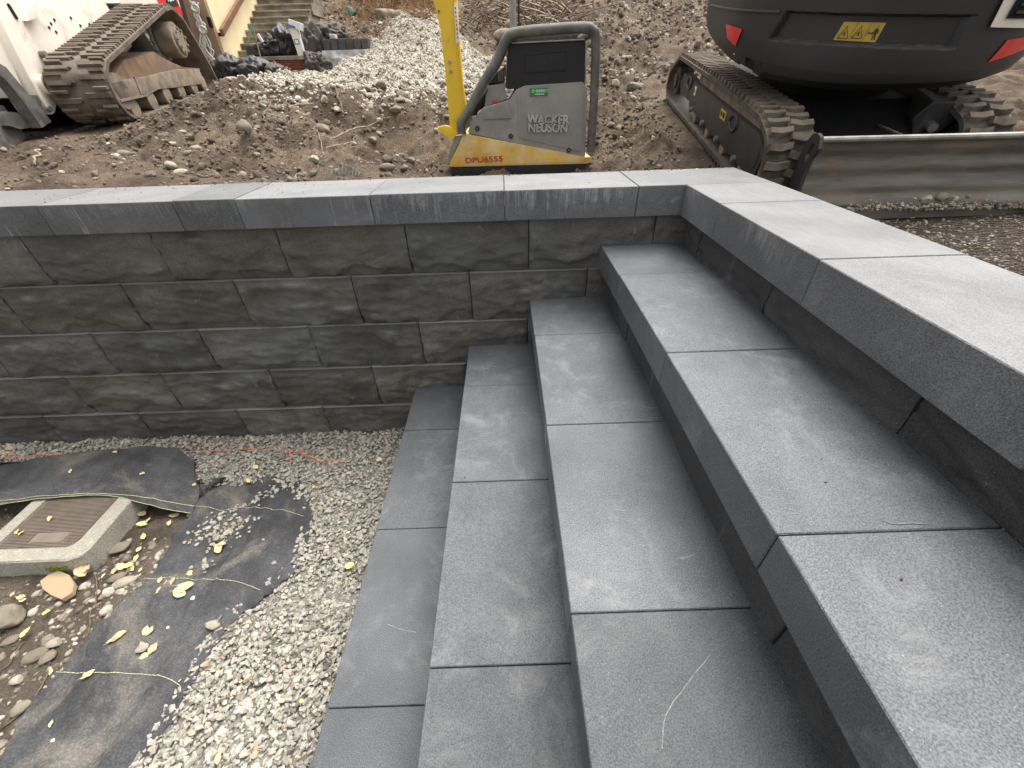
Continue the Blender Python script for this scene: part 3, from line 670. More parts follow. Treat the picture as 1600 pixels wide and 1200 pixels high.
strew('backfill_crumbs', 15000, (.3, 2.2, -1.2, .35), .0036, .45, (.002, .011), M_PEBL, PR2, 'gritty crumbs on the backfill beside the right coping')

cr = np.array(hits([(rng.uniform(360, 700), 140+abs(rng.normal(0, 22))) for _ in range(420)])); Sc = rng.lognormal(math.log(.0125), .4, len(cr)).clip(.006, .03)
o = scatter('crest_stones', cr+np.array([0, 0, .004]), Sc, M_PEBL2, PRS, .4); o['label'] = 'rounded stones crowding the upper lip of the bank below the gravel'
# individual cobbles
COBP = []
for i in range(7):
    V, T = rockproto(3, 200+i, 2 if i < 4 else 5, .68); COBP.append((V, T))
def cobble(p, a, b, c, rot, mat, label, name='cobble', tilt=(0, 0), proto=None, group=None, sink=.25):
    V, T = COBP[proto if proto is not None else random.randrange(7)]; mx = np.abs(V).max(0)
    me = trimesh(name, V/mx*np.array([a, b, c]), T, mat, True)
    o = ob(name, me, loc=(p[0], p[1], p[2]+c*(1-2*sink))); o.rotation_euler = (tilt[0], tilt[1], rot); return tag(o, label, 'stone', group)
bankst = [(394, 223, .050, .036, .9, M_COBG, 'large brown oval cobble standing on end in the middle of the bank', (1.2, 0)),
 (383, 206, .028, .020, .3, M_COB, 'pale angular stone just above the large oval cobble', (0, 0)), (405, 210, .030, .022, 1.2, M_COBG, 'rounded brown stone behind the large oval cobble', (0, 0)),
 (406, 221, .024, .018, .5, M_COBP, 'small cream stone to the right of the large oval cobble', (0, 0)), (403, 241, .022, .018, .1, M_COB, 'small tan stone at the foot of the large oval cobble', (0, 0)),
 (270, 262, .032, .026, 2.1, M_COBP, 'cream rounded cobble, left one of the pair just behind the coping', (.4, .2)), (284, 270, .034, .024, .8, M_COBP, 'cream cobble, right one of the pair just behind the coping', (0, 0)),
 (380, 268, .036, .017, -.7, M_COB, 'slim tan cobble leaning near the coping below the bank', (.2, .3)), (309, 235, .026, .022, 0, M_COBP, 'pale rounded stone in the little stone cluster on the bank', (0, 0)),
 (298, 242, .026, .016, .6, M_COB, 'flat tan stone left in the little cluster on the bank', (0, 0)), (196, 241, .034, .022, .3, M_COB, 'pale brown stone by itself left of the bank toe', (0, 0)),
 (277, 166, .060, .036, .6, M_COBP, 'large pale stone half buried under the loader track edge', (0, 0)), (353, 131, .085, .06, .3, M_COB, 'big tan boulder at the rear end of the loader track', (.2, 0)), (370, 142, .075, .035, .2, M_COBP, 'low pale boulder beside the big tan boulder', (0, 0)),
 (272, 226, .022, .018, .3, M_COBP, 'bright cream pebble in the middle left of the bank', (0, 0)), (288, 213, .028, .015, .1, M_COBP, 'flat cream pebble high on the left bank', (0, 0)),
 (561, 150, .050, .028, 1.3, M_COBP, 'long pale stone standing in the bank lip under the gravel', (1.3, 0)), (577, 146, .034, .024, 1.0, M_COBG, 'brown stone right of the long pale stone at the bank lip', (.5, 0)),
 (628, 150, .046, .032, 1.2, M_COB, 'upper brown cobble of the pair near the yellow handle', (.6, 0)), (627, 160, .040, .028, .9, M_COB, 'lower brown cobble of the pair near the yellow handle', (.3, 0)),
 (619, 174, .042, .028, .3, M_COB, 'wide tan cobble below the cobble pair near the yellow handle', (0, 0)), (594, 190, .024, .022, 0, M_COBP, 'round cream stone in the middle of the right bank', (0, 0)),
 (505, 205, .052, .038, -.5, M_COBG, 'round dark brown stone behind the bare root', (0, .2)), (530, 177, .036, .022, 1.2, M_COBP, 'white oval stone beside the upright root stub', (.8, 0)),
 (493, 250, .030, .026, .4, M_COBP, 'pale stone on the soil below the bare root', (0, 0)), (464, 265, .024, .02, .9, M_COBP, 'small cream stone near the coping left of the wire', (0, 0)),
 (606, 262, .042, .024, .2, M_COBG, 'grey brown stone in the hollow beside the compactor', (.2, 0)), (645, 257, .028, .020, 0, M_COBG, 'brown stone at the right end of the hollow', (0, 0)), (632, 262, .022, .018, 0, M_COBG, 'small brown stone in the hollow beside the larger one', (0, 0)),
 (584, 216, .034, .028, 0, M_COBG, 'dark rounded stone at the tip of the bare root', (0, 0)), (487, 144, .055, .035, .3, M_COBP, 'broad cream stone at the top of the bank', (0, 0)), (477, 160, .040, .030, .3, M_COBP, 'cream block-like stone just under the bank top', (0, 0)),
 (600, 141, .046, .034, 0, M_COB, 'tan stone on the gravel edge at the bank top', (0, 0)), (670, 146, .044, .030, 0, M_COB, 'brown stone left of the yellow handle at the bank top', (0, 0)), (415, 165, .04, .028, 0, M_COB, 'tan stone in the upper bank below the bin bags', (0, 0)),
 (968, 200, .046, .036, 1.4, M_COBG, 'dark egg shaped cobble in the soil right of the compactor', (1.0, 0)), (953, 196, .036, .026, 0, M_COBG, 'brown stone left of the dark egg shaped cobble', (0, 0)),
 (992, 136, .075, .05, 0, M_COB, 'tan rounded stone on the slope above the excavator track end', (0, 0)), (982, 90, .11, .06, 0, M_COB, 'angular stone high on the slope right of the compactor', (.3, 0)),
 (605, 31, .19, .13, 0, M_COB, 'pinkish boulder left of the gravel peak', (0, 0)), (789, 58, .16, .10, 0, M_COB, 'wide boulder behind the grey post', (0, 0)), (800, 43, .11, .09, 0, M_COB, 'round tan boulder by the foot of the grey post', (0, 0)), (625, 27, .10, .08, 0, M_COB, 'small boulder touching the gravel peak', (0, 0)),
 (1041, 155, .035, .026, 0, M_COBP, 'small cream stone at the far end of the excavator track', (0, 0)), (700, 72, .1, .06, 0, M_COB, 'boulder hidden partly behind the yellow handle', (0, 0))]
pts = hits([(q[0], q[1]+3) for q in bankst])
for (u, v, a, b, rot, mat, lab, tl), p in zip(bankst, pts):
    cobble(p, a, b, min(a, b)*.8, rot, mat, lab, tilt=tl, sink=.18 if tl[0] > .9 else .3)
lowst = [(188, 858, .034, .025, .5, M_COB, 'smooth rounded brown stone beside the drain box corner', 0), (197, 913, .042, .019, .35, M_COBP, 'long pale flat stone against the edge of the black fabric', 1),
 (187, 905, .030, .016, .5, M_COBG, 'thin grey stone tucked behind the long pale flat stone', 2), (14, 970, .075, .048, .3, M_COB, 'big brown rock at the left edge below the drain box', 5),
 (17, 1001, .024, .016, .5, M_COBG, 'grey pebble just below the big brown rock', 0), (88, 1006, .026, .018, .3, M_COBP, 'light tan stone in the pebbly soil left of the fabric', 5), (57, 1025, .035, .022, .5, M_COBG, 'brown grey stone half sunk in the pebbly soil', 3),
 (77, 1029, .022, .02, .9, M_COBG, 'brown round stone right of the half sunk one', 0), (31, 1065, .020, .015, .1, M_COBP, 'off white angular stone near the yellow thread end', 5), (33, 1108, .026, .018, .6, M_COB, 'tan stone by the lower fabric edge', 1),
 (337, 999-20, .024, .018, .3, M_COBP, 'largest pale pebble at the fabric edge on the gravel', 4), (226, 1016, .018, .014, .3, M_COBP, 'grey stone between leaves on the fabric', 0)]
for u, v, a, b, rot, mat, lab, pr in lowst:
    zz = -1.085 if u > 215 else -1.115; p = atz(u, v, zz); z = -1.078 if u > 215 else float(hlow(p[0], p[1]))
    cobble((p[0], p[1], z), a, b, min(a, b)*.72, rot, mat, lab, 'stone', proto=pr, sink=.16)

# ---------------------------------------------------------------- black landscape fabric, drain box, strings
def gridmesh(name, P, mat, parent=None, thick=.0012, label=None):
    """P: rows x cols x 3; a thin cloth with an underside"""
    r, c = P.shape[:2]; V = P.reshape(-1, 3); n = r*c; V2 = V-np.array([0, 0, thick]); F = []
    for j in range(r-1):
        for i in range(c-1): a = j*c+i; F.append((a, a+1, a+c+1, a+c)); F.append((n+a+c, n+a+c+1, n+a+1, n+a))
    rim = list(range(c))+[j*c+c-1 for j in range(1, r)]+[(r-1)*c+i for i in range(c-2, -1, -1)]+[j*c for j in range(r-2, 0, -1)]
    for k in range(len(rim)): a, b = rim[k], rim[(k+1) % len(rim)]; F.append((b, a, n+a, n+b))
    m = MB().add(np.concatenate([V, V2]), F); return ob(name, m.mesh(name, mat, True, ang=80), parent, label=label)
def loft(ctrl, nr, ncx):
    """smooth surface through a grid of control points"""
    A = np.array(ctrl, float); 
    B = np.array([spline(list(r), 12) for r in A]); B = np.array([polyresample(b, ncx) for b in B])
    C_ = np.array([spline(list(B[:, i]), 12) for i in range(B.shape[1])]); 
    return np.array([polyresample(c, nr) for c in C_]).transpose(1, 0, 2)
def polyresample(P, n):
    P = np.array(P); t = np.linspace(0, len(P)-1, n); i = np.arange(len(P)); return np.stack([np.interp(t, i, P[:, k]) for k in range(P.shape[1])], 1)
def fz(x, y):
    z = -1.084+.005*fbm(x*7, y*5, 3, 4)+.0045*(1-2*np.abs(fbm(x*13+y*3, y*4, 6, 4)))+.0025*fbm(x*34, y*20, 6, 3)
    for xc, w, h, sl in ((-1.665, .006, .010, .02), (-1.70, .01, .006, -.03), (-1.60, .012, -.006, .05), (-1.80, .02, .006, -.1)):
        q = x-xc-sl*(y+.8)-.012*np.sin(y*6+xc*30); z = z+h*np.exp(-(q/w)**2)*(.5+.5*np.sin(y*4+xc*50))
    z = z+.02*np.exp(-((x+1.85)/.05)**2-((y+.36)/.05)**2)
    return z
rows = [[(352, 758), (400, 752), (440, 746), (468, 748)], [(318, 776), (380, 772), (430, 768), (482, 772)], [(303, 790), (370, 788), (430, 792), (486, 812)], [(268, 850), (340, 850), (400, 855), (474, 876)], [(229, 907), (300, 912), (360, 914), (420, 928)], [(180, 955), (240, 958), (300, 962), (366, 972)], [(128, 1003), (200, 1000), (270, 1000), (346, 998)], [(92, 1053), (160, 1056), (225, 1060), (296, 1075)], [(41, 1113), (110, 1120), (180, 1126), (262, 1138)], [(-14, 1212), (60, 1212), (140, 1214), (222, 1214)], [(-110, 1340), (0, 1340), (80, 1340), (170, 1340)]]
ct = [[atz(u, v, -1.083) for u, v in r] for r in rows]; G_ = loft(ct, 210, 80)
jit = .004*fbm(G_[..., 0]*30, G_[..., 1]*30, 9, 3); G_[:, 0, 0] += jit[:, 0]*2+.004*rng.normal(size=len(G_)); G_[:, -1, 0] += jit[:, -1]*3; G_[0, :, 1] += .02*fbm(G_[0, :, 0]*30, 3, 5, 4); G_[..., 2] = fz(G_[..., 0], G_[..., 1])+.002
fab = thing('landscape_fabric', 'long strip of black woven fabric lying along the gravel edge with pale stitched lines', 'fabric')
gridmesh('fabric_sheet', G_, M_FAB, fab)
def onfab(pts, dz=.0045): return [(p[0], p[1], float(fz(p[0], p[1]))+dz) for p in pts]
for L in ([(302, 791), (330, 797), (349, 798), (380, 794), (431, 796), (455, 801), (476, 809)], [(227, 904), (290, 905), (353, 907), (382, 913), (408, 924)], [(90, 1051), (160, 1052), (229, 1055), (262, 1060), (281, 1071)]):
    q = polyline([atz(u, v, -1.083) for u, v in spline(L, 5)], .006)
    MB().tube(onfab(q), [.0006 if i % 2 else .0013 for i in range(len(q))], 4).build('stitched_line', M_STITCH, fab)
# raised flap over the drain box
cf = [[(-160, 745, -1.05), (-60, 733, -1.055), (0, 726, -1.058), (120, 707, -1.05), (200, 700, -1.045), (266, 698, -1.045), (302, 718, -1.072)],
      [(-160, 770, -1.04), (-60, 757, -1.04), (0, 748, -1.04), (120, 733, -1.025), (200, 727, -1.022), (258, 722, -1.03), (306, 745, -1.075)],
      [(-160, 795, -1.04), (-60, 783, -1.035), (0, 772, -1.03), (110, 764, -1.022), (195, 764, -1.022), (244, 762, -1.035), (312, 772, -1.074)],
      [(-160, 812, -1.045), (-60, 800, -1.038), (0, 790, -1.03), (70, 780, -1.026), (172, 775, -1.026), (225, 788, -1.04), (299, 803, -1.080)]]
F_ = loft([[atz(*p) for p in r] for r in cf], 44, 110)
F_[..., 2] += .004*fbm(F_[..., 0]*9, F_[..., 1]*12, 2, 4)+.004*(1-2*np.abs(fbm(F_[..., 0]*5+F_[..., 1]*9, F_[..., 1]*4, 7, 3)))+.006*np.exp(-((F_[..., 0]+2.13+(F_[..., 1]+.2)*.3)/.012)**2)
flap = thing('landscape_fabric', 'folded black fabric flap draped over the drain box by the wall', 'fabric')
gridmesh('fabric_sheet', F_, M_FAB, flap)
for k in (-1, -6):
    q = [tuple(p+np.array([0, 0, .0016])) for p in F_[k]]; MB().tube(polyline(q, .006), .0011, 5).build('stitched_line', M_STITCH, flap)
# crumpled black tuft where flap and strip meet
m = MB()
for i in range(7):
    u, v = 318+i*4, 765-i*2.4; p = atz(u, v, -1.07); 
    m.tube([p+np.array([rng.normal(0, .012), rng.normal(0, .012), -.01]), p+np.array([rng.normal(0, .008), .0, .012]), p+np.array([.02, .015, .0])], [.005, .009, .004], 6)
tag(m.build('fabric_scrap', M_FAB, None, True), 'crumpled black scrap of fabric where the flap meets the strip', 'fabric')

box = thing('drain_box', 'square concrete drain box with ribbed brown lid half under black fabric', 'drain box')
ZB = -1.036
o_ = [atz(u, v, ZB)[:2] for u, v in [(-150, 862), (0, 862), (90, 862), (127, 858), (150, 838), (222, 775), (260, 742), (-40, 742)]]
oo = rounded(o_, [0, 0, .0, .03, .02, 0, 0, 0], 4); inner = [atz(u, v, ZB)[:2] for u, v in [(-140, 857), (0, 857), (88, 857), (111, 853), (128, 838), (196, 765), (228, 735), (-20, 735)]]
x0, x1 = -2.72, -2.178; y0, y1 = -.655, -.20
def ringm(out, inn, z0, z1, ch=.006):
    """frame between two rounded rectangles"""
    n = len(out); c = np.mean(out, 0); sh = lambda P, d: [tuple(np.array(p)+unit(c-np.array(p))*d) for p in P]
    L = [(out, z0), (out, z1-ch), (sh(out, ch), z1), (inn, z1), (inn, z0)]; V = []; F = []
    for P, z in L: V += [(p[0], p[1], z) for p in P]
    for k in range(4):
        for i in range(n): a, b = k*n+i, k*n+(i+1) % n; F.append((a, b, b+n, a+n))
    return MB().add(V, F)
def rrect(x0, x1, y0, y1, r, n=5): return rounded([(x0, y0), (x1, y0), (x1, y1), (x0, y1)], r, n)
cham = lambda x0, x1, y0, y1, r: [(x0, y0), (x1-r, y0), (x1-r*.25, y0+r*.35), (x1, y0+r), (x1, y1), (x0, y1)]
outp = rounded(cham(-2.575, -2.160, -.652, -.31, .045), [0, .02, .02, .02, 0, 0], 4); inp = rounded(cham(-2.520, -2.222, -.601, -.33, .028), [0, .01, .01, .01, 0, 0], 4)
ringm(outp, inp, -1.14, ZB+.004).build('concrete_frame', M_CONC, box)
lid = MB()
lo = rounded(cham(-2.516, -2.226, -.597, -.325, .028), [0, .01, .01, .01, 0, 0], 4); lid.prism(lo, ZB-.03, ZB-.002, 2).build('lid', M_LID, box)
rib = MB(); yy = -.592
while yy < -.335:
    xe = -2.230-(max(0, (-.568-yy))*.9 if yy < -.568 else 0)
    if -.578 < yy < -.535:
        rib.box(-2.512, -2.418, yy, yy+.0035, ZB-.002, ZB+.0014, .0005); rib.box(-2.285, xe, yy, yy+.0035, ZB-.002, ZB+.0014, .0005)
    else: rib.box(-2.512, xe, yy, yy+.0035, ZB-.002, ZB+.0014, .0005)
    yy += .0062
o = rib.build('lid_ribs', M_LID, box); o['kind'] = 'stuff'
MB().prism(rrect(-2.412, -2.290, -.574, -.535, .006), ZB-.002, ZB+.0005, 2).build('label_plate', M_LID, box)
m = MB(); 
for i in range(60):
    x_, z_ = -2.27+rng.uniform(-.04, .04), ZB-rng.uniform(.03, .062); m.add(PR1[i % 12][0]*.006+np.array([x_, -.653, z_]), PR1[i % 12][1])
m.build('moss_patch', M_MOSS, box)['kind'] = 'stuff'
# orange mason's line lying on the gravel, with its knot and frayed end
q = [(-60, 724), (0, 716), (60, 711), (125, 709), (296, 706), (340, 704), (398, 701), (450, 704), (470, 706), (478, 711), (495, 716), (512, 722), (530, 723)]
pts = [tuple(atz(u, v, -1.066)+np.array([0, 0, .003*math.sin(i*1.7)])) for i, (u, v) in enumerate(spline(q, 4))]
strg = thing('string_line', 'thin orange mason line lying across the gravel along the wall', 'string')
MB().tube(pts, .0014, 5).build('line', M_ORANGE, strg)
MB().tube([tuple(atz(u, v, -1.066)) for u, v in [(452, 704), (454, 712), (455, 722)]], .0018, 5).build('loose_end', M_ORANGE, strg)
for u, v in [(470, 705), (477, 709), (530, 721)]:
    V, T = PR1[3]; MB().add(V*.007+atz(u, v, -1.066), T).build('knot', M_ORANGE, strg)

# ---------------------------------------------------------------- fallen leaves
def leafmesh(i, kind):
    r = np.random.default_rng(300+i); n = 7; V = []; F = []; wd = r.uniform(.26, .42); curl = r.uniform(.1, .45); bend = r.uniform(-.3, .3); ser = .05
    for k in range(n+1):
        t = k/n; w = wd*math.sin(math.pi*min(1, t*1.02))**.75*(1-.25*t)+.01; y = t-.5; xm = bend*(t-.5)**2
        w2 = w*(1+ser*(1 if k % 2 else -1)); V += [(xm-w2, y, curl*w2*.8+.10*(t-.4)**2+.04*r.normal()), (xm, y, .10*(t-.4)**2), (xm+w2, y, curl*w2*.8+.10*(t-.4)**2+.04*r.normal())]
        if k: a = 3*k; F += [(a-3, a-2, a+1, a), (a-2, a-1, a+2, a+1)]
    V += [(xm, .5, .02), (xm+.02, .5, .02), (xm+.03, .68, .06), (xm+.015, .68, .06)]; a = 3*(n+1); F.append((a, a+1, a+2, a+3))
    return meshfrom('leaf', V, F, [M_LEAF, M_LEAFT, M_LEAFY][kind], True)
LM = [[leafmesh(i*3+k, k) for i in range(4)] for k in range(3)]
nleaf = 0
def leaf(P, size, kind, label, rot=None, group='fallen leaves', tilt=.25):
    global nleaf; nleaf += 1
    o = ob('fallen_leaf', LM[kind][nleaf % 4], loc=tuple(P)); o.rotation_euler = (random.uniform(-tilt, tilt), random.uniform(-tilt, tilt), random.uniform(0, 6.28) if rot is None else rot)
    size *= .68*random.uniform(.85, 1.15); o.scale = (size, size, size); return tag(o, label, 'leaf', group)
LV = [(222, 744-4, -1.018, .050, 0, 'pale yellow leaf near the top fold of the fabric flap', 1.2), (180, 706, -1.035, .052, 0, 'long yellow leaf on the back of the fabric flap', 1.2), (110, 736, -1.02, .034, 2, 'small yellow leaf in the middle of the fabric flap', .5),
 (292, 748, -1.066, .04, 1, 'orange leaf at the right end of the fabric flap', .4), (303, 757, -1.066, .034, 0, 'cream leaf beside the orange leaf at the flap end', 1),
 (78, 810, -1.03, .050, 0, 'yellow leaf in the middle of the ribbed lid', .9), (26, 831, -1.03, .045, 0, 'left leaf of the two on the lid corner', .6), (33, 833, -1.03, .035, 2, 'right leaf of the two on the lid corner', .2),
 (222, 803, -1.10, .065, 1, 'orange tan leaf just under the edge of the flap', 1.3), (222, 818, -1.10, .070, 0, 'broad yellow leaf lying right of the drain box', 1.6), (232, 812, -1.10, .045, 2, 'small pale leaf touching the broad yellow leaf', .4),
 (272, 805, -1.10, .060, 1, 'orange leaf by the end of the flap stitching', 1.8), (264, 817, -1.10, .045, 0, 'pale leaf below the orange leaf near the flap end', .3), (224, 838, -1.10, .040, 2, 'yellow leaf above the smooth rounded stone', .6),
 (212, 872, -1.10, .045, 0, 'yellow leaf right of the smooth rounded stone', .1), (188, 885, -1.10, .060, 0, 'yellow leaf in the litter below the rounded stone', 1), (199, 884, -1.095, .050, 2, 'upper leaf of the litter heap below the rounded stone', 2), (178, 892, -1.10, .045, 1, 'left leaf of the litter heap below the rounded stone', .5),
 (206, 888, -1.10, .045, 0, 'right leaf of the litter heap below the rounded stone', .8), (220, 890, -1.10, .035, 0, 'small leaf between the litter heap and the fabric', .2), (127, 892, -1.09, .085, 1, 'large tan leaf leaning on the drain box front', 1.0), (136, 888, -1.085, .05, 1, 'tan leaf lying on the large tan leaf', .3), (161, 899, -1.10, .028, 0, 'tiny yellow leaf right of the tan leaves', 0),
 (217, 858, -1.10, .03, 0, 'tiny leaf between the rounded stone and the fabric', 0), (277, 1025-6, -1.07, .05, 0, None, 0),
 (32, 933, -1.10, .040, 0, 'cream leaf above the big brown rock', 1.6), (20, 928, -1.10, .035, 1, 'tan leaf fragment above the big brown rock', .3), (35, 938, -1.10, .03, 0, 'yellow leaf touching the cream leaf above the rock', 2), (72, 957, -1.10, .045, 2, 'yellow leaf lying alone right of the big brown rock', 1.8), (40, 988, -1.10, .055, 2, 'dull yellow leaf standing up below the big brown rock', .2),
 (297, 895, -1.078, .055, 0, 'round yellow leaf alone on the upper fabric strip', 1.3), (250, 906, -1.076, .04, 2, 'left leaf of the big leaf cluster on the fabric', .4), (252, 921, -1.076, .05, 0, 'lower left leaf of the big leaf cluster on the fabric', 2.6), (262, 912, -1.076, .05, 0, 'middle leaf of the big leaf cluster on the fabric', .8),
 (283, 920, -1.074, .06, 2, 'brightest leaf of the big leaf cluster on the fabric', 2.1), (290, 915, -1.072, .065, 0, 'right leaf of the big leaf cluster on the fabric', 1.7), (280, 927, -1.076, .06, 0, 'bottom leaf of the big leaf cluster on the fabric', 1.4), (270, 908, -1.074, .04, 1, 'brown tipped leaf at the back of the big leaf cluster', 0),
 (179, 998, -1.076, .055, 0, 'left narrow leaf of the pair low on the fabric', 2.3), (186, 993, -1.076, .05, 1, 'right narrow leaf of the pair low on the fabric', 2.4), (228, 985, -1.076, .045, 0, 'upper curled leaf on the middle of the fabric', .3), (234, 986, -1.074, .045, 0, 'second curled leaf on the middle of the fabric', 2.8),
 (239, 1013, -1.076, .05, 1, 'orange brown leaf right of the grey stone on the fabric', .1), (222, 1007, -1.076, .03, 1, 'round tan leaf left of the grey stone on the fabric', 1), (225, 1025, -1.076, .035, 0, 'yellow leaf below the grey stone on the fabric', 2), (137, 1054, -1.074, .05, 0, 'slim yellow leaf lying across the lowest stitched line', 2.4), (80, 1049, -1.08, .03, 0, 'small leaf at the left end of the lowest stitched line', .5),
 (79, 1131, -1.076, .030, 0, 'small round pale leaf low on the fabric', .5),
 (341, 857, -1.074, .055, 0, 'yellow leaf at the lower end of the gravel spill on the fabric', .7), (346, 850, -1.07, .045, 1, 'tan leaf in the gravel spill on the fabric', 2),
 (399, 730, -1.068, .045, 2, 'slim yellow green leaf on the gravel above the fabric', .9), (388, 751, -1.068, .05, 2, 'yellow leaf on the gravel at the top edge of the fabric', .8), (592, 718, -1.068, .042, 0, 'yellow leaf on the gravel by the steps near the wall', 1.4), (544, 832, -1.066, .032, 0, 'small tan leaf in the middle of the gravel', 2), (546, 884, -1.066, .050, 2, 'yellow brown leaf on the gravel beside the lowest step', 1.8),
 (341, 1184, -1.062, .040, 2, 'yellow leaf low on the gravel at the bottom of the view', .3), (471, 1095, -1.064, .022, 2, 'tiny yellow green leaf on the gravel near the step', 1), (395, 688, -1.068, .04, 2, 'yellow leaf on the gravel at the wall foot', 1), (598, 678, -1.068, .03, 0, 'tiny leaf in the corner of wall and steps', 1),
 (14, 700, -1.075, .06, 0, 'tan yellow leaf at the wall foot on the far left', 1), (8, 708, -1.075, .05, 1, 'brown leaf at the wall foot on the far left', 2)]
for u, v, z, s, k, lab, r in LV:
    if lab: leaf(atz(u, v, z), s, k, lab, r)
leaf(atz(1089, 264, .004), .018, 0, 'small yellow leaf on the coping where the walls meet', .6); leaf(atz(272, 293, .003), .018, 1, 'small brown leaf on the left back coping', 1.5)
for u, v, lab in [(1426, 340, 'yellow leaf at the foot of the dozer blade'), (1533, 349, 'yellow leaf on the mesh below the dozer blade'), (1508, 383, 'pale leaf on the mesh beside the coping joint')]:
    leaf(atz(u, v, -.192), .02, 2, lab, 1.2)
# flat tan slab on the soil
tag(ob('flat_stone', MB().prism([tuple(atz(u, v, -1.092)[:2]) for u, v in [(62, 908), (75, 898), (92, 891), (108, 898), (116, 912), (112, 926), (96, 936), (80, 930), (66, 920)]], -1.112, -1.092, 2).mesh('flat_stone', M_SLATE, True, .003)), 'large flat tan stone in front of the drain box', 'stone')
# gravel spilled on the fabric
sp = []
for (a, b), (c, d), n, w in [((395, 790-4), (350, 800), 26, 3), ((455, 752), (395, 788), 60, 5), ((350, 800), (300, 850), 50, 7), ((368, 822), (335, 840), 90, 12), ((335, 840), (318, 888), 36, 7), ((375, 812), (397, 808), 22, 6), ((455, 758), (470, 775), 30, 6)]:
    for i in range(n): t = rng.random(); sp.append((a+(c-a)*t+rng.normal(0, w), b+(d-b)*t+rng.normal(0, w*.6)))
sp = np.array([atz(u, v, -1.08) for u, v in sp]); sp[:, 2] = fz(sp[:, 0], sp[:, 1])+.006
o = scatter('spilled_gravel', sp, rng.lognormal(math.log(.0066), .3, len(sp)), M_GRAVEL, PR2, .3); o['label'] = 'line of gravel spilled across the black fabric'
for i, (u, v, lab) in enumerate([(429, 879, 'single white pebble on the right side of the fabric'), (302, 934, 'small white square chip below the leaf cluster'), (261, 979, 'tiny white chip on the middle of the fabric'), (81, 1156, 'tiny white chip low on the fabric'), (411, 842, 'tiny white chip on the upper fabric'), (299, 886, 'grey chip beside the round yellow leaf')]):
    p = atz(u, v, -1.078); cobble((p[0], p[1], float(fz(p[0], p[1]))), [.012, .010, .006, .006, .006, .009][i], [.008, .008, .005, .005, .003, .008][i], .005, .3, M_CARD if i in (1, 2, 3, 4) else M_COBP, lab, 'pebble', proto=5)
# thin roots in the damp soil
for L, lab in [([(145, 895), (150, 920), (149, 945), (158, 950)], 'short dark root in the soil under the tan leaves'), ([(140, 952), (138, 975), (130, 1003)], 'dark root running into the fabric edge'), ([(75, 1045), (50, 1090), (20, 1118), (-10, 1140)], 'long thin dark root crossing the pebbly soil'), ([(30, 1000), (10, 1035), (-10, 1050)], 'thin root at the far left of the pebbly soil')]:
    tag(MB().tube([(p[0], p[1], float(hlow(p[0], p[1]))+.006) for p in [atz(u, v, -1.1) for u, v in spline(L, 4)]], .0022, 5).build('root', M_TWIG), lab, 'root')

# geogrid on the backfill beside the right coping
m = MB(); gy_ = -1.35
while gy_ < .34:
    xs_ = np.arange(.296, 2.1, .03); yo = gy_+.004*fbm(xs_*9, gy_*40, 3, 2)+.05*(xs_-.3)*.2
    hz = hterr(xs_, yo)+.0035+.003*fbm(xs_*30, gy_*50, 1, 2)
    m.tube(list(zip(xs_, yo, hz)), .0019, 4, False); gy_ += .019
gx_ = .31
while gx_ < 2.1:
    ys_ = np.arange(-1.35, .33, .03); m.tube(list(zip(gx_+0*ys_+.004*fbm(ys_*9, gx_*30, 2, 2), ys_, hterr(gx_+0*ys_, ys_)+.003)), .0008, 4, False); gx_ += .06
geo = m.build('geogrid', M_HAIR, None, True); tag(geo, 'black plastic geogrid mesh spread over the backfill right of the coping', 'mesh')
# bit of wire mesh poking out behind the back coping
m = MB()
for i in range(9):
    a = aty(520+i*5, 276-abs(i-4)*.6, .33); b = aty(505+i*6+12, 256+abs(i-4)*2, .42); m.tube([a, (a+b)/2+np.array([0, 0, .01*rng.random()]), b], .0011, 4)
    m.tube([aty(512+i*3, 274-i*2, .34), aty(566-i*2, 275-i*2, .37)], .001, 4)
tag(m.build('wire_mesh', M_TUBE), 'scrap of thin wire mesh sticking up behind the coping', 'mesh')

# ---------------------------------------------------------------- roots and sticks on the bank
def stick(L, r0, r1, mat, lab, lift=.012, name='root', arc=0.):
    P = np.array(hits(spline(L, 4))); n = len(P); P[:, 2] = np.convolve(np.pad(P[:, 2], 2, mode='edge'), np.ones(5)/5, 'valid')+lift+arc*np.sin(np.linspace(0, math.pi, n))+.0015*rng.normal(size=n); P[:, 1] = np.convolve(np.pad(P[:, 1], 2, mode='edge'), np.ones(5)/5, 'valid'); P[:, 1] -= lift
    o = MB().tube(P, list(np.linspace(r0, r1, n)*(1+.12*rng.normal(size=n))), 7).build(name, mat, None, True); return tag(o, lab, 'root')
stick([(503, 220), (530, 216), (555, 211), (575, 203)], .0065, .0045, M_TWIGP, 'thick pale root lying across the bank', .02)
stick([(575, 203), (590, 196), (612, 189)], .003, .002, M_TWIGP, 'thin end of the pale root reaching the cream stone', .02)
stick([(510, 237), (535, 230), (553, 224), (560, 215)], .003, .0022, M_TWIGP, 'thin curved root below the thick pale root', .015)
stick([(491, 186), (496, 212), (504, 228), (507, 240), (503, 248)], .0026, .0018, M_TWIGP, 'thin bare root hanging down the bank', .015)
stick([(529, 152), (534, 170), (541, 190)], .009, .0075, M_TWIG, 'dark upright root stub in the upper bank', .02)
stick([(515, 148), (530, 146), (552, 150), (575, 146)], .0032, .0025, M_TWIG, 'dark curved root over the bank lip', .03, arc=.02)
stick([(456, 180), (470, 173), (496, 177)], .006, .005, M_TWIGP, 'pale forked root sticking out of the dark clump', .03)
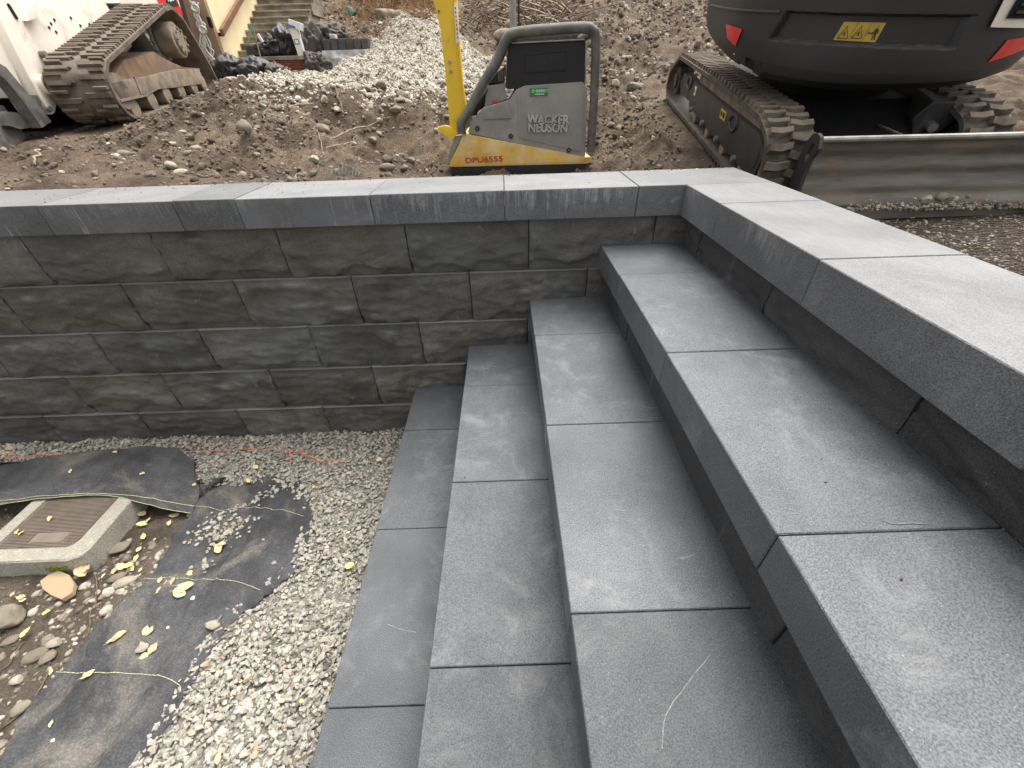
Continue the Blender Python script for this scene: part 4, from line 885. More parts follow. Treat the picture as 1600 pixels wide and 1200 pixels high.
stick([(438, 173), (446, 166), (460, 180), (458, 190)], .005, .003, M_TWIG, 'dark twisted root in the clump', .03); stick([(447, 162), (456, 172), (458, 180)], .004, .003, M_TWIG, 'dark short root rising from the clump', .035)
stick([(461, 190), (463, 208)], .005, .003, M_TWIG, 'dark root pointing down from the clump', .02); stick([(405, 182), (430, 183)], .005, .004, M_TWIG, 'dark straight root left of the clump', .02)
stick([(420, 205), (419, 190), (424, 175), (432, 165)], .0018, .0014, M_TWIGP, 'hair thin pale root left of the clump', .02)
stick([(295, 143), (303, 158), (318, 170), (332, 182)], .0032, .0022, M_TWIG, 'thin dark stick leaning over the upper left bank', .04); stick([(305, 170), (297, 184)], .0025, .002, M_TWIG, 'short dark stick crossing the upper left bank', .03)
stick([(358, 162), (371, 178)], .004, .003, M_TWIG, 'short dark twig high on the bank', .02)
stick([(203, 217), (212, 208), (222, 205), (236, 207), (252, 215)], .007, .004, M_TWIG, 'brown root at the foot of the loader track', .012); stick([(192, 188), (205, 192), (222, 191), (240, 186)], .006, .004, M_TWIG, 'brown root just under the front of the loader track', .015)
stick([(67, 232), (68, 240), (62, 255), (59, 262)], .006, .004, M_TWIGP, 'bent pale stick on the smooth soil at the far left', .012)
stick([(272, 281-8), (310, 273), (345, 270)], .002, .0015, M_TWIG, 'thin twig lying just behind the coping', .008)

# ---------------------------------------------------------------- dead brush and branches on the hillside
def brush(name, lab, box, n, r, ln, mat, up=.5):
    m = MB(); H = hits([(rng.uniform(box[0], box[1]), rng.uniform(box[2], box[3])) for _ in range(n)])
    for p in H:
        p = np.array(p); a = rng.uniform(0, 6.28); d = np.array([math.cos(a), math.sin(a)*.6, rng.uniform(0, up)]); l = ln*rng.uniform(.4, 1.3); b = rng.normal(0, .2, 3)*l
        m.tube([p-d*l*.2, p+d*l*.3+b*.5+np.array([0, 0, .02]), p+d*l+b], [r, r*.8, r*.35], 4)
    o = m.build(name, mat, None, True); o['kind'] = 'stuff'; o['label'] = lab; return o
brush('branch_tangle', 'tangle of grey brown branches and roots on the slope above the compactor', (728, 905, -10, 55), 230, .010, .36, M_TWIG)
brush('branch_tangle', 'pale roots mixed into the slope above the compactor', (790, 900, 0, 50), 60, .015, .34, M_TWIGP, .3)
brush('dead_brush', 'rust coloured dead brush on the hillside behind the gravel pile', (560, 690, -10, 35), 900, .005, .2, M_BRUSH, 1.1)
brush('dead_brush', 'sparse dry stalks on the hillside beside the old steps', (480, 620, 0, 70), 520, .004, .14, M_BRUSH, .7)
brush('dead_brush', 'scattered twigs on the bare slope to the right', (900, 1120, 0, 90), 130, .003, .12, M_TWIG, .3)
brush('dead_brush', 'loose root hairs on the dug bank', (200, 690, 145, 262), 150, .0011, .07, M_TWIG, .6)

# ---------------------------------------------------------------- helpers for machines
def trackpath(poly, r, step): return polyline(rounded(poly, r, 7), step, True)
def outward(P):
    n = len(P); out = []
    for i in range(n):
        t = unit(P[(i+1) % n]-P[i-1]); out.append(np.array([t[1], -t[0]]))
    out = np.array(out); c = P.mean(0)
    if ((P-c)*out).sum() < 0: out = -out
    return out
def band(name, P, x0, x1, th, mat, parent, lip=.012):
    """closed belt: outline P in (y, z), from x0 to x1, with a rim along the outer edges"""
    n = len(P); O = outward(P); prof = [(x0, 0), (x1, 0), (x1, -th), (x1-lip, -th), (x0+lip, -th), (x0, -th)]; k = len(prof); V = []; F = []
    for i in range(n):
        for x, d in prof: q = P[i]+O[i]*d; V.append((x, q[0], q[1]))
    for i in range(n):
        for j in range(k): F.append((i*k+j, i*k+(j+1) % k, ((i+1) % n)*k+(j+1) % k, ((i+1) % n)*k+j))
    return MB().add(V, F).build(name, mat, parent, True, ang=40)
def lugs(P, pitch, meshes, parent, name='track_lug'):
    """copies of the lug meshes set along the belt; each mesh faces +z with its travel along +y"""
    Q = polyline([tuple(p) for p in P], pitch, True); O = outward(Q); n = len(Q)
    for i in range(n):
        t = unit(Q[(i+1) % n]-Q[i-1]); o_ = O[i]
        if np.cross([t[0], t[1]], [o_[0], o_[1]]) < 0: t = -t
        for me, dy in meshes:
            q = Q[i]+t*dy
            o = bpy.data.objects.new(name, me); link(o, parent)
            o.matrix_basis = Matrix(((1, 0, 0, 0), (0, t[0], o_[0], q[0]), (0, t[1], o_[1], q[1]), (0, 0, 0, 1)))
def lugmesh(name, outline, h, taper, mat):
    """outline in (x, y)"""
    O = np.array(outline, float); c = O.mean(0); V = [(x, y, -.002) for x, y in O]+[(c[0]+(x-c[0])*(1-taper*.3), c[1]+(y-c[1])*(1-taper), h) for x, y in O]; n = len(O)
    F = [tuple(range(n))[::-1], tuple(range(n, 2*n))]+[(i, (i+1) % n, (i+1) % n+n, i+n) for i in range(n)]
    return MB().add(V, F).mesh(name, mat, False)
def text(name, s, size, M_, mat, parent, ext=.001, align='LEFT', shear=0., sx=1., bold=.02):
    cu = bpy.data.curves.new(name, 'FONT'); cu.body = s; cu.size = size; cu.extrude = ext; cu.align_x = align; cu.shear = shear; cu.materials.append(mat); cu.offset = 0
    cu.offset = size*bold; o = bpy.data.objects.new(name, cu); COL.objects.link(o); bpy.context.view_layer.update()
    me = bpy.data.meshes.new_from_object(o.evaluated_get(bpy.context.evaluated_depsgraph_get())); bpy.data.objects.remove(o)
    o = bpy.data.objects.new(name, me); link(o, parent); o.matrix_basis = M_ @ Matrix.Diagonal((sx, 1, 1, 1)); return o

# ---------------------------------------------------------------- mini excavator
exc = thing('mini_excavator', 'dark grey mini excavator seen from behind with rubber tracks and lowered dozer blade', 'excavator', mat=ME)
TW = .185
EP = trackpath([(.128, .03), (.16, .02), (2.30, -.0), (2.40, .08), (2.36, .19), (2.10, .305), (1.0, .318), (.33, .305), (.17, .262), (.125, .17)], [.03, .03, .06, .06, .09, .12, .1, .10, .08, .06], .03)
lug = lugmesh('track_lug', [(.006, -.021), (.05, -.027), (.098, -.013), (.100, .019), (.05, .008), (.008, .014)], .021, .22, M_RUBBER)
lug2 = lugmesh('track_lug', [(.086, -.004), (.13, -.018), (.179, -.010), (.178, .024), (.13, .014), (.088, .028)], .021, .22, M_RUBBER)
for k, X0 in enumerate((0., .80)):
    EPk = EP if k == 0 else EP+np.array([.13, .01])
    tr = band('rubber_track', EPk, X0, X0+TW, .020, M_RUBBER2, exc); tr['label'] = ['near left rubber track', 'right rubber track'][k]
    for o_me in (lug, lug2):
        pass
    tr2 = tr
    if k == 0: lugs(EP, .062, [(lug, 0), (lug2, .028)], tr)
    else:
        e = bpy.data.objects.new('tread_bars', None); 
        lr = lug.copy(); lr.transform(Matrix.Translation((X0, 0, 0))); lr2 = lug2.copy(); lr2.transform(Matrix.Translation((X0, 0, 0))); lugs(EPk, .062, [(lr, 0), (lr2, .028)], tr)
        bpy.data.objects.remove(e)
    # undercarriage side frame with its lifting eyes, rollers and end wheels
    YO = 0 if k == 0 else .13
    X = X0+.02 if k == 0 else X0+.06
    fr_ = MB().prism(rounded([(.20+YO, .19), (.30+YO, .236), (1.62, .226), (1.66, .18), (1.62, .085), (.30+YO, .075), (.22+YO, .10)], .02, 3), X, X+.11, 0).build('track_frame', M_BLACK, exc, True, .004)
    MB().prism(rounded([(.30, .234), (1.60, .226), (1.60, .26), (.6, .285), (.34, .268)], .01, 3), X+.03, X+.12, 0).build('mud_ledge', M_FRAME, exc, True)
    for c, r, nm in (((2.18, .145), .088, 'drive_wheel'), ((.285+YO, .155), .085, 'idler_wheel')):
        w = MB().cyl((X+.04, *c), (1, 0, 0), r, .06, 28).build(nm, M_BLACK, exc, True, .006); MB().cyl((X+.006, *c), (1, 0, 0), r*.55, .02, 20).build('hub', M_BLACK, w, True, .004)
    MB().prism(rounded([(1.62, .20), (2.02, .215), (2.10, .15), (2.02, .09), (1.62, .10)], .02, 4), X+.02, X+.08, 0).build('frame_arm', M_BLACK, exc, True, .004)
    for y in (.42, .76, 1.10, 1.44): MB().cyl((X+.045, y, .058), (1, 0, 0), .034, .075, 16).build('roller', M_FRAME, exc, True, .004)
    for y in (.50, .84, 1.18, 1.52): MB().cyl((X-.006, y, .086), (1, 0, 0), .015, .022, 10).build('roller_bolt', M_EDGE, exc, True)
    for y in (.66, 1.72):
        t_ = [(X-.004, y-.05+.05*(1-math.cos(a)) , .215+.045*math.sin(a)) for a in np.linspace(-1.2, 4.3, 14)]
        MB().tube([(X-.002, y+.055*math.cos(a), .20+.034*math.sin(a)) for a in np.linspace(0, 2*math.pi, 17)], .008, 6).build('lifting_eye', M_BLACK, exc, True)
    if k == 0:
        MB().box(X-.0025, X-.0005, .80, .90, .175, .218, .0003).build('warning_sticker', M_STICK, exc); MB().box(X-.0035, X-.002, .815, .85, .185, .208, .0002).build('sticker_print', M_PRINT, exc)
        MB().box(X-.0035, X-.002, .862, .888, .187, .205, .0002).build('sticker_print', M_PRINT, exc); MB().box(X-.0025, X-.0005, 1.505, 1.545, .165, .212, .0003).build('white_label', M_WPRINT, exc); MB().box(X-.0035, X-.002, 1.515, 1.535, .178, .196, .0002).build('label_print', M_PRINT, exc)
# centre frame, blade arms, cylinder
MB().prism(rounded([(.45, .10), (.45, .20), (.6, .30), (1.8, .30), (1.8, .10)], .03, 3), .20, .78, 0).build('centre_frame', M_DARK, exc, True, .01)
MB().cyl((.49, .95, .33), (0, 0, 1), .30, .12, 36).build('slew_ring', M_DARK, exc, True)
# swing body
CX, CY, CA, CB, CN = .5, .95, .62, .66, 2.6
def cwp(th, f=1.): 
    c, s_ = math.cos(th), math.sin(th); return (CX+CA*f*math.copysign(abs(c)**(2/CN), c), CY+CB*f*math.copysign(abs(s_)**(2/CN), s_))
NTH = 400; ths = [math.pi*2*i/NTH for i in range(NTH)]; zl = [0, .012, .03, .06]+list(np.linspace(.07, .30, 70))+[.34, .42, .55]
def zbot(x, y): return .374+.15*max(0, y-.29)
V = []; F = []; NZ = len(zl)
def inset(x, z):
    """the recessed rear panel, a trapezium with rounded corners"""
    t = (x-.0)/.60; xl = -.018+(.595-z)*-.10 if x < .3 else 0; top = .624-.024*t; bot = .536-.030*t
    e = min((x-(.022-(top-z)*.28))*.8, (.598+(z-.5)*.05-x), top-z, z-bot)
    return sm(-.002, .007, e)
for i, th in enumerate(ths):
    for j, h in enumerate(zl):
        f = 1-.10*(1-min(1, h/.05))**2 -.015*sm(.12, 0, h)
        x, y = cwp(th, f); z = zbot(*cwp(th))+h
        if -.035 < x < .012 and y < CY and h < .058: z = zbot(*cwp(th))+.058+h*.01
        if y < CY and math.sin(th) < -.25:
            k_ = float(inset(x, z))*.026; 
            if k_ > 0: x, y = cwp(th, f-k_/.66)
        V.append((x, y, z))
for i in range(NTH):
    for j in range(NZ-1): a, b = i*NZ+j, ((i+1) % NTH)*NZ+j; F.append((a, b, b+1, a+1))
F.append([i*NZ for i in range(NTH)][::-1]); F.append([i*NZ+NZ-1 for i in range(NTH)])
body = MB().add(V, F).build('counterweight', M_BODY, exc, True, ang=30)
def patch(pts, name, mat, parent, d=.004, n=6):
    """sticker following the curved body: pts = 4 corners (x, z) with x measured across the body"""
    def surf(x, z):
        c = (x-CX)/CA; s_ = -(max(0, 1-abs(c)**CN))**(1/CN); p = np.array([x, CY+CB*s_]); h = z-zbot(*p); f = 1-.015*float(sm(.12, 0, h)); k_ = float(inset(x, z))*.026
        q = np.array([CX, CY])+(p-np.array([CX, CY]))*(f-k_/.66)*(1+d/.62); return (q[0], q[1], z)
    A = [np.array(p, float) for p in pts]; V = []; F = []
    for j in range(n+1):
        for i in range(n+1):
            u, v = i/n, j/n; q = (A[0]*(1-u)+A[1]*u)*(1-v)+(A[3]*(1-u)+A[2]*u)*v; V.append(surf(*q))
    m_ = len(V); V += [(x, y+.003, z) for x, y, z in V]
    for j in range(n):
        for i in range(n): a = j*(n+1)+i; F.append((a, a+1, a+n+2, a+n+1)); F.append((m_+a+n+1, m_+a+n+2, m_+a+1, m_+a))
    rim = list(range(n+1))+[j*(n+1)+n for j in range(1, n+1)]+[n*(n+1)+i for i in range(n-1, -1, -1)]+[j*(n+1) for j in range(n-1, 0, -1)]
    for k_ in range(len(rim)): a, b = rim[k_], rim[(k_+1) % len(rim)]; F.append((b, a, m_+a, m_+b))
    return MB().add(V, F).build(name, mat, parent, True), surf
st_, surf = patch([(.182, .540), (.322, .532), (.330, .587), (.194, .592)], 'warning_sticker', M_STICK, body, .002)
def mark(L, r=.0011, closed=False, nm='sticker_print'):
    P = [np.array(surf(*p))+np.array([0, -.0035, 0]) for p in (L+[L[0]] if closed else L)]; MB().tube(P, r, 4).build(nm, M_PRINT, st_)
for x0 in (.190, .235): mark([(x0, .546), (x0+.018, .580), (x0+.034, .544)], .0013, True); mark([(x0+.012, .556), (x0+.017, .565), (x0+.020, .551)], .0014)
mark([(.228, .538), (.238, .590)], .0006); mark([(.274, .536), (.283, .588)], .0006); mark([(.284, .560), (.298, .559)], .001); mark([(.286, .557), (.283, .560), (.286, .563)], .001); mark([(.296, .556), (.299, .559), (.296, .562)], .001)
mark([(.308, .572), (.308, .550)], .0035); mark([(.305, .550), (.303, .540)], .0018); mark([(.311, .550), (.313, .539)], .0018); mark([(.309, .579), (.309, .5795)], .0035); mark([(.302, .568), (.300, .556)], .0012); mark([(.314, .568), (.316, .556)], .0012)
patch([(-.100, .524), (-.080, .504), (-.074, .562), (-.1085, .572)], 'left_reflector', M_RED, body, .005)
patch([(.755, .462), (.90, .490), (.905, .530), (.775, .525)], 'right_reflector', M_RED, body, .005)
# left shoulder step and the pale side panel with its dark grille
def shell(th0, th1, z0, z1, f, name, mat, parent, n=16, bev=.006):
    L = [cwp(t, f) for t in np.linspace(th0, th1, n)]; I = [cwp(t, .5) for t in np.linspace(th1, th0, n)]
    return MB().prism(L+I, z0, z1, 2).build(name, mat, parent, True, bev)
shell(math.radians(175), math.radians(222), .615, .625, 1.012, 'shoulder_ledge', M_EDGE if False else M_BODY, body)
shell(math.radians(170), math.radians(219), .625, .72, .955, 'shoulder_hood', M_BLACK, body)
pp, _ = patch([(.668, .566), (.98, .545), (.98, .80), (.640, .80)], 'side_panel', M_WHITE, body, .012); pq, _ = patch([(.700, .588), (.96, .575), (.96, .80), (.688, .80)], 'vent_grille', M_DARK, body, .018)
for k in range(5):
    z0 = .60+k*.02; patch([(.715, z0), (.95, z0-.01), (.95, z0-.002), (.715, z0+.008)], 'louvre', M_BLACK, body, .024, 4)
MB().cyl((-.085, .60, .480), (-.5, -1, 0), .004, .01, 8).build('bolt', M_EDGE, body)
# rear notch in the counterweight bottom
# dozer blade
BL0, BL1 = .596, 1.72; by = .30
prof = [(0, -.200), (-.012, -.165), (-.004, -.13), (.012, -.09), (.024, -.04), (.026, .02), (.014, .065), (-.004, .085)]
pf = spline(prof, 5); pf = [tuple(p) for p in pf]; back = [(p[0]+.018, p[1]) for p in pf[::-1]]
# mild press ribs along the plate
def toE(V): return [Vector(eloc(v)) for v in V]
m = MB(); full = pf+back; n = len(full)
def byx(x): return by-.06*(x-BL0)
nseg = 14; V = []; F = []
for i in range(nseg+1):
    x = BL0+(BL1-BL0)*i/nseg
    for k_, (dy, z) in enumerate(full): V.append((x, byx(x)+dy+(.004*math.sin((z+.2)*95) if k_ < len(pf) and z < .05 else 0), z))
for i in range(nseg):
    for j in range(n): F.append((i*n+j, i*n+(j+1) % n, (i+1)*n+(j+1) % n, (i+1)*n+j))
F += [list(range(n)), [nseg*n+j for j in range(n)][::-1]]
blade = MB().add(toE(V), F).build('dozer_blade', M_BLADE, exc, True, ang=50)
MB().add(*(lambda b_: (toE(b_.V), b_.F))(MB().tube([(BL0, byx(BL0)+.004, .082), (BL1, byx(BL1)+.004, .082)], .011, 10))).build('blade_top_edge', M_EDGE, blade, True)
MB().add(*(lambda b_: (toE(b_.V), b_.F))(MB().box(BL0, BL1, .245, .262, -.204, -.158, .003))).build('cutting_edge', M_BLADE, blade)
# slotted side plate of the blade
sp_ = [(.30, .105), (.275, .095), (.262, .055), (.285, .02), (.292, -.03), (.30, -.20), (.36, -.20), (.365, -.05), (.36, .02), (.345, .075), (.325, .10)]
sl = rounded([(.290, .07), (.310, .075), (.325, .03), (.312, .005), (.298, .02)], .008, 3)
def ringplate(out, hole, x0, x1):
    bm = bmesh.new(); 
    def loop(P): vs = [bm.verts.new((0, *p)) for p in P]; return [bm.edges.new((vs[i], vs[(i+1) % len(vs)])) for i in range(len(vs))]
    es = loop(out)+loop(hole); bmesh.ops.triangle_fill(bm, use_beauty=True, use_dissolve=True, edges=es)
    bm.faces.ensure_lookup_table(); r = bmesh.ops.extrude_face_region(bm, geom=list(bm.faces)); vs = [g for g in r['geom'] if isinstance(g, bmesh.types.BMVert)]
    for v in vs: v.co.x = x1
    for v in bm.verts:
        if v not in vs: v.co.x = x0
    V = [tuple(v.co) for v in bm.verts]; bm.verts.index_update(); F = [[v.index for v in f.verts] for f in bm.faces]; bm.free(); return V, F
V, F = ringplate(rounded(sp_, .008, 3), sl, BL0-.016, BL0-.002)
o = MB().add(toE(V), F).build('blade_side_plate', M_BLACK, blade)
# mud and stones caught on the blade foot
mud = []
for i in range(420): x = rng.uniform(.78, 1.55); mud.append((x, byx(x)-.028-abs(rng.normal(0, .008)), -.168+abs(rng.normal(0, .012))))
o = scatter('blade_mud', np.array(mud), rng.uniform(.004, .011, len(mud)), M_PEBL, PR1, .5); o['label'] = 'crust of mud along the foot of the dozer blade'
for i, (u, v, s_, lab) in enumerate([(1445, 314, .017, 'cream oblong stone resting on the blade foot'), (1470, 311, .019, 'tan stone next to the cream one on the blade foot'), (1482, 312, .016, 'brown stone in the middle of the blade foot pile'), (1490, 313, .013, 'small stone at the end of the first blade foot pile'), (1505, 314, .011, 'small stone starting the second blade foot pile'), (1511, 309, .011, 'topmost stone of the second blade foot pile'), (1518, 315, .010, 'round stone in the second blade foot pile'), (1526, 316, .009, 'small dark stone in the second blade foot pile'), (1534, 310, .011, 'rightmost stone of the second blade foot pile'), (1509, 322, .009, 'lowest stone of the second blade foot pile')]):
    p = aty(u, v, .262); cobble((p[0], .262, p[2]-s_*.6), s_*1.3, s_*.9, s_, .1*i, [M_COBP, M_COB, M_COBG][i % 3], lab, sink=0)
# blade arms and ram
for x in (.12, .60):
    A = np.array([x+.06, .36, .10]); m = MB()
    m.prism(rounded([(.19, .06), (.19, .13), (.75, .22), (.75, .12), (.22, .04)], .02, 3), x+.06, x+.10, 0).build('blade_arm', M_BLACK, exc, True, .006)
g0, g1 = np.array(eloc(aty(1415, 165, .9))), np.array(eloc(aty(1458, 200, .55)))
MB().tube([g0+np.array([0, 0, .03]), g0*.1+g1*.9+np.array([0, 0, .022])], .078, 6).build('cylinder_guard', M_BLACK, exc, False, .008); MB().tube([g0*.35+g1*.65, g1], .018, 14).build('cylinder_rod', M_EDGE, exc, True); MB().cyl(tuple(g1*.8+g0*.2+np.array([0, 0, .055])), (0, 0, 1), .010, .02, 6).build('bolt', M_FRAME, exc)
MB().tube([eloc(aty(1350, 185, .9)), eloc(aty(1412, 213, .36))], .005, 6).build('hydraulic_pipe', M_EDGE, exc); MB().tube([eloc(aty(1470, 190, .75)), eloc(aty(1535, 212, .36))], .005, 6).build('hydraulic_pipe', M_EDGE, exc)

# ---------------------------------------------------------------- plate compactor
cy = 1.30
comp = thing('plate_compactor', 'yellow and grey plate compactor with tubular guard frame and tall yellow handle', 'compactor', (-.5, 1.5, -.165))
OC = np.array([-.5, 1.5, -.165])
def cp(u, v, y=cy): return aty(u, v, y)-OC
def c4(x, y): return (660+x*.2333, y*.2333)
def poly4(L, y=cy): return [tuple(cp(*c4(*p), y)[[0, 2]]) for p in L]
DY = .46
def ext(L, y0, y1, name, mat, bev=.006, rr=0, parent=None, sm_=True):
    P = poly4(L)
    if rr: P = rounded(P, rr, 4)
    return MB().prism(P, y0-OC[1], y1-OC[1], 1).build(name, mat, parent or comp, sm_, bev)
ext([(190, 1105), (1130, 1090), (1130, 1180), (200, 1190)], cy-.008, cy+DY+.02, 'base_plate', M_TANK, .006)
ylw = ext([(280, 893), (1095, 1052), (1130, 1052), (1130, 1085), (1100, 1095), (190, 1118), (178, 1106)], cy-.012, cy+DY, 'lower_body', M_YELD, .008)
ext([(265, 905), (185, 1100), (165, 1090), (175, 1020), (215, 920)], cy+.01, cy+.10, 'front_bumper', M_GREY, .006)
hous = ext([(300, 890), (335, 800), (410, 722), (585, 668), (628, 600), (690, 573), (1075, 548), (1105, 600), (1090, 1056)], cy+.0, cy+DY-.04, 'engine_cover', M_GREY, .012, .012)
ext([(405, 800), (430, 726), (575, 680), (600, 790)], cy-.007, cy+.02, 'cover_ledge', M_GREY, .005, .004, hous)
ext([(640, 640), (700, 600), (1060, 580), (1080, 640), (1070, 1020), (640, 920)], cy-.004, cy+.02, 'cover_panel', M_GREY, .003, .01, hous)
tank = ext([(572, 300), (600, 275), (1080, 250), (1100, 275), (1092, 560), (560, 600)], cy+.03, cy+DY-.08, 'fuel_tank', M_TANK, .012, .012)
ext([(690, 350), (965, 322), (968, 470), (690, 490)], cy+.024, cy+.034, 'tank_panel', M_TANK, .003, .006, tank); ext([(690, 352), (968, 326), (968, 345), (690, 372)], cy+.020, cy+.030, 'tank_rib', M_TANK, .002, 0, tank)
ext([(430, 575), (545, 560), (570, 665), (415, 718)], cy+.05, cy+.20, 'control_box', M_GREY, .006, .004); ext([(545, 560), (560, 440), (500, 480), (440, 560)], cy+.06, cy+.22, 'engine_bracket', M_TANK, .006)
ext([(470, 668), (498, 662), (500, 690), (478, 692)], cy+.04, cy+.052, 'red_switch', M_RED, .002)
ext([(300, 800), (345, 690), (440, 560), (560, 430), (560, 500), (420, 720)], cy+.12, cy+.2, 'engine_block', M_DARK, .004)
for (x, y) in [(368, 860), (592, 912), (980, 1005), (338, 752)]:
    c = cp(*c4(x, y), cy-.004); MB().cyl(tuple(c), (0, 1, 0), .0125, .012, 16).build('cover_bolt', M_TANK, comp, True); MB().cyl(tuple(c+np.array([0, -.006, 0])), (0, 1, 0), .006, .008, 6).build('bolt_head', M_TUBE, comp)
for k in range(3): MB().tube(spline([cp(*c4(330+k*14, 770), cy+.05), cp(*c4(372+k*12, 690-k*10), cy+.03), cp(*c4(420+k*10, 620-k*20), cy+.06), cp(*c4(450, 560-k*25), cy+.12)], 4), .006+.002*(k == 1), 8).build('hose', M_TANK, comp, True)
for k in range(4): ext([(505+k*13, 470), (513+k*13, 468), (516+k*13, 545), (508+k*13, 547)], cy+.052, cy+.075, 'cooling_fin', M_TUBE, .001)
for (x, y) in [(235, 955), (215, 1000), (207, 1050)]: MB().cyl(tuple(cp(*c4(x, y), cy+.006)), (0, 1, 0), .008, .012, 8).build('bolt', M_EDGE, comp)
ext([(1098, 350), (1130, 350), (1128, 440), (1098, 440)], cy+.06, cy+.07, 'side_decal', M_WPRINT, .001)
# guard frames front and rear, joined by cross tubes
gl = [(268, 895), (262, 820), (300, 760), (400, 570), (500, 400), (560, 270), (620, 225), (850, 200), (1080, 187), (1135, 205), (1158, 260), (1150, 600), (1132, 900), (1122, 1015)]
def fr3(y): return [cp(*c4(*p)) + np.array([0, y-cy, 0]) for p in spline(gl, 5)]
MB().tube(fr3(cy-.012), .0245, 12).build('guard_frame', M_TUBE, comp, True); MB().tube(fr3(cy+DY-.03), .0245, 12).build('guard_frame', M_TUBE, comp, True)
for p in [(620, 225), (1130, 225)]: MB().tube([cp(*c4(*p))+np.array([0, 0, 0]), cp(*c4(*p))+np.array([0, DY-.04, 0])], .018, 10).build('cross_tube', M_TUBE, comp, True)
ext([(598, 283), (1090, 258), (1093, 268), (600, 292)], cy+.015, cy+.03, 'tank_strap', M_EDGE, .002)
# lettering
def tm(u, v, y, rot=0.): p = cp(*c4(u, v), y); return Matrix.Translation(p) @ Matrix.Rotation(math.pi/2, 4, 'X') @ Matrix.Rotation(rot, 4, 'Z')
text('lettering', 'WACKER', .0600, tm(703, 827, cy-.011, math.radians(-2)), M_EMB, hous, .005, sx=.94, bold=.045); text('lettering', 'NEUSON', .0600, tm(707, 881, cy-.011, math.radians(-2)), M_EMB, hous, .005, sx=.94, bold=.045)
text('stencilled_number', 'DPU6555', .040, tm(285, 1092, cy-.0150, math.radians(1)), M_RPRINT, ylw, .0008, sx=1.45)
lab_ = ext([(718, 590), (840, 586), (838, 638), (718, 644)], cy-.0085, cy-.003, 'green_label', M_GREEN, .0008, 0, hous)
c = cp(*c4(742, 612), cy-.0095); MB().tube([c+np.array([.006*math.cos(a), 0, .006*math.sin(a)]) for a in np.linspace(0, 2*math.pi, 15)], .002, 5).build('label_ring', M_LEMON, lab_)
text('label_text', 'SUNBELT', .0165, tm(760, 618, cy-.0095), M_WPRINT, lab_, .0004); MB().prism(poly4([(755, 628), (815, 626), (815, 632), (755, 634)]), cy-.0095-OC[1], cy-.009-OC[1], 1).build('label_line', M_WPRINT, lab_)
# tall handle with hinge foot
hb = [(70, -160), (222, -160), (218, 0), (235, 190), (268, 560), (290, 720), (262, 880), (240, 886), (185, 850), (150, 520), (110, 190), (70, 0)]
hd = ext([(62, -260), (205, -260), (212, 0), (232, 190), (262, 560), (285, 715), (285, 730), (258, 885), (185, 862), (150, 480), (118, 190), (80, 30), (66, 0)], cy+.01, cy+.05, 'handle_bar', M_YEL, .003)
ext([(205, -255), (222, -255), (240, 190), (272, 560), (292, 700), (280, 705), (262, 560), (230, 190), (212, 0)], cy-.004, cy+.056, 'handle_flange', M_YEL, .003, 0, hd)
ext([(213, 20), (234, 20), (246, 285), (225, 290)], cy-.008, cy-.003, 'handle_sticker', M_WPRINT, .0005, 0, hd)
for i in range(8): ext([(218+i*2.2, 50+i*28), (224+i*2.2, 50+i*28), (225+i*2.2, 62+i*28), (219+i*2.2, 62+i*28)], cy-.0095, cy-.007, 'sticker_print', M_PRINT, .0003, 0, hd)
for p in [(183, 415), (190, 478), (110, 75)]: MB().cyl(tuple(cp(*c4(*p), cy+.006)), (0, 1, 0), .0075 if p[1] > 100 else .005, .014, 10).build('bolt', M_EDGE if p[1] > 100 else M_RUST, hd, True)
ext([(95, 856), (150, 843), (185, 850), (245, 886), (200, 938), (120, 885)], cy+.0, cy+.06, 'hinge_foot', M_YEL, .003, 0, hd)
c = cp(*c4(122, 775), cy+.03); MB().cyl(tuple(c), (0, 0, 1), .0145, .026, 14).build('rubber_stop', M_TUBE, hd, True, .003); MB().cyl(tuple(c+np.array([0, 0, -.03])), (0, 0, 1), .006, .03, 8).build('stop_stem', M_TUBE, hd)
post = MB().tube([(aty(802, 48, 3.2)), (aty(800, -20, 3.2)), aty(798, -70, 3.2)], .030, 14).build('steel_post', M_EDGE, None, True)
tag(post, 'upright grey steel pipe rising behind the compactor guard frame', 'post')
p = aty(802, 48, 3.2); h_ = h1(p[0], 3.2); MB().tube([(p[0]-.0, 3.2, h_-.2), (p[0], 3.2, p[2]+.01)], .030, 14).build('post_foot', M_EDGE, post, True)
MB().tube([aty(811, 46, 3.215), aty(809, -70, 3.215)], .009, 8).build('post_shadow_rod', M_TANK, post, True).name = 'post_shade_rod'  # black rod added beside the post to draw its shadow

# ---------------------------------------------------------------- compact track loader
ldr = thing('track_loader', 'white compact track loader with mud caked rubber tracks at the left of the bank', 'loader', mat=ML)
LW = .345
LP = trackpath([(-.125, .13), (-.085, .05), (.03, .0), (1.66, .0), (1.765, .06), (1.72, .2), (1.52, .53), (1.36, .60), (1.20, .585), (.0, .335), (-.10, .27)], [.05, .06, .06, .06, .05, .1, .10, .08, .08, .10, .05], .03)
ltr = band('rubber_track', LP, -LW, 0, .022, M_RUBBER, ldr, .02)
a_ = lugmesh('track_lug', [(-.335, -.020), (-.20, -.020), (-.195, -.008), (-.185, -.004), (-.185, .012), (-.335, .012)], .016, .25, M_RUBBER); b_ = lugmesh('track_lug', [(-.150, -.016), (-.010, -.016), (-.010, .016), (-.150, .016), (-.158, .0)], .016, .25, M_RUBBER)
d_ = lugmesh('track_lug', [(-.09, -.012), (-.010, -.012), (-.010, .006), (-.09, .006)], .016, .25, M_RUBBER); e_ = lugmesh('track_lug', [(-.335, -.010), (-.24, -.010), (-.24, .008), (-.335, .008)], .016, .25, M_RUBBER)
lugs(LP, .088, [(a_, 0), (b_, .022), (d_, .062), (e_, .044)], ltr)
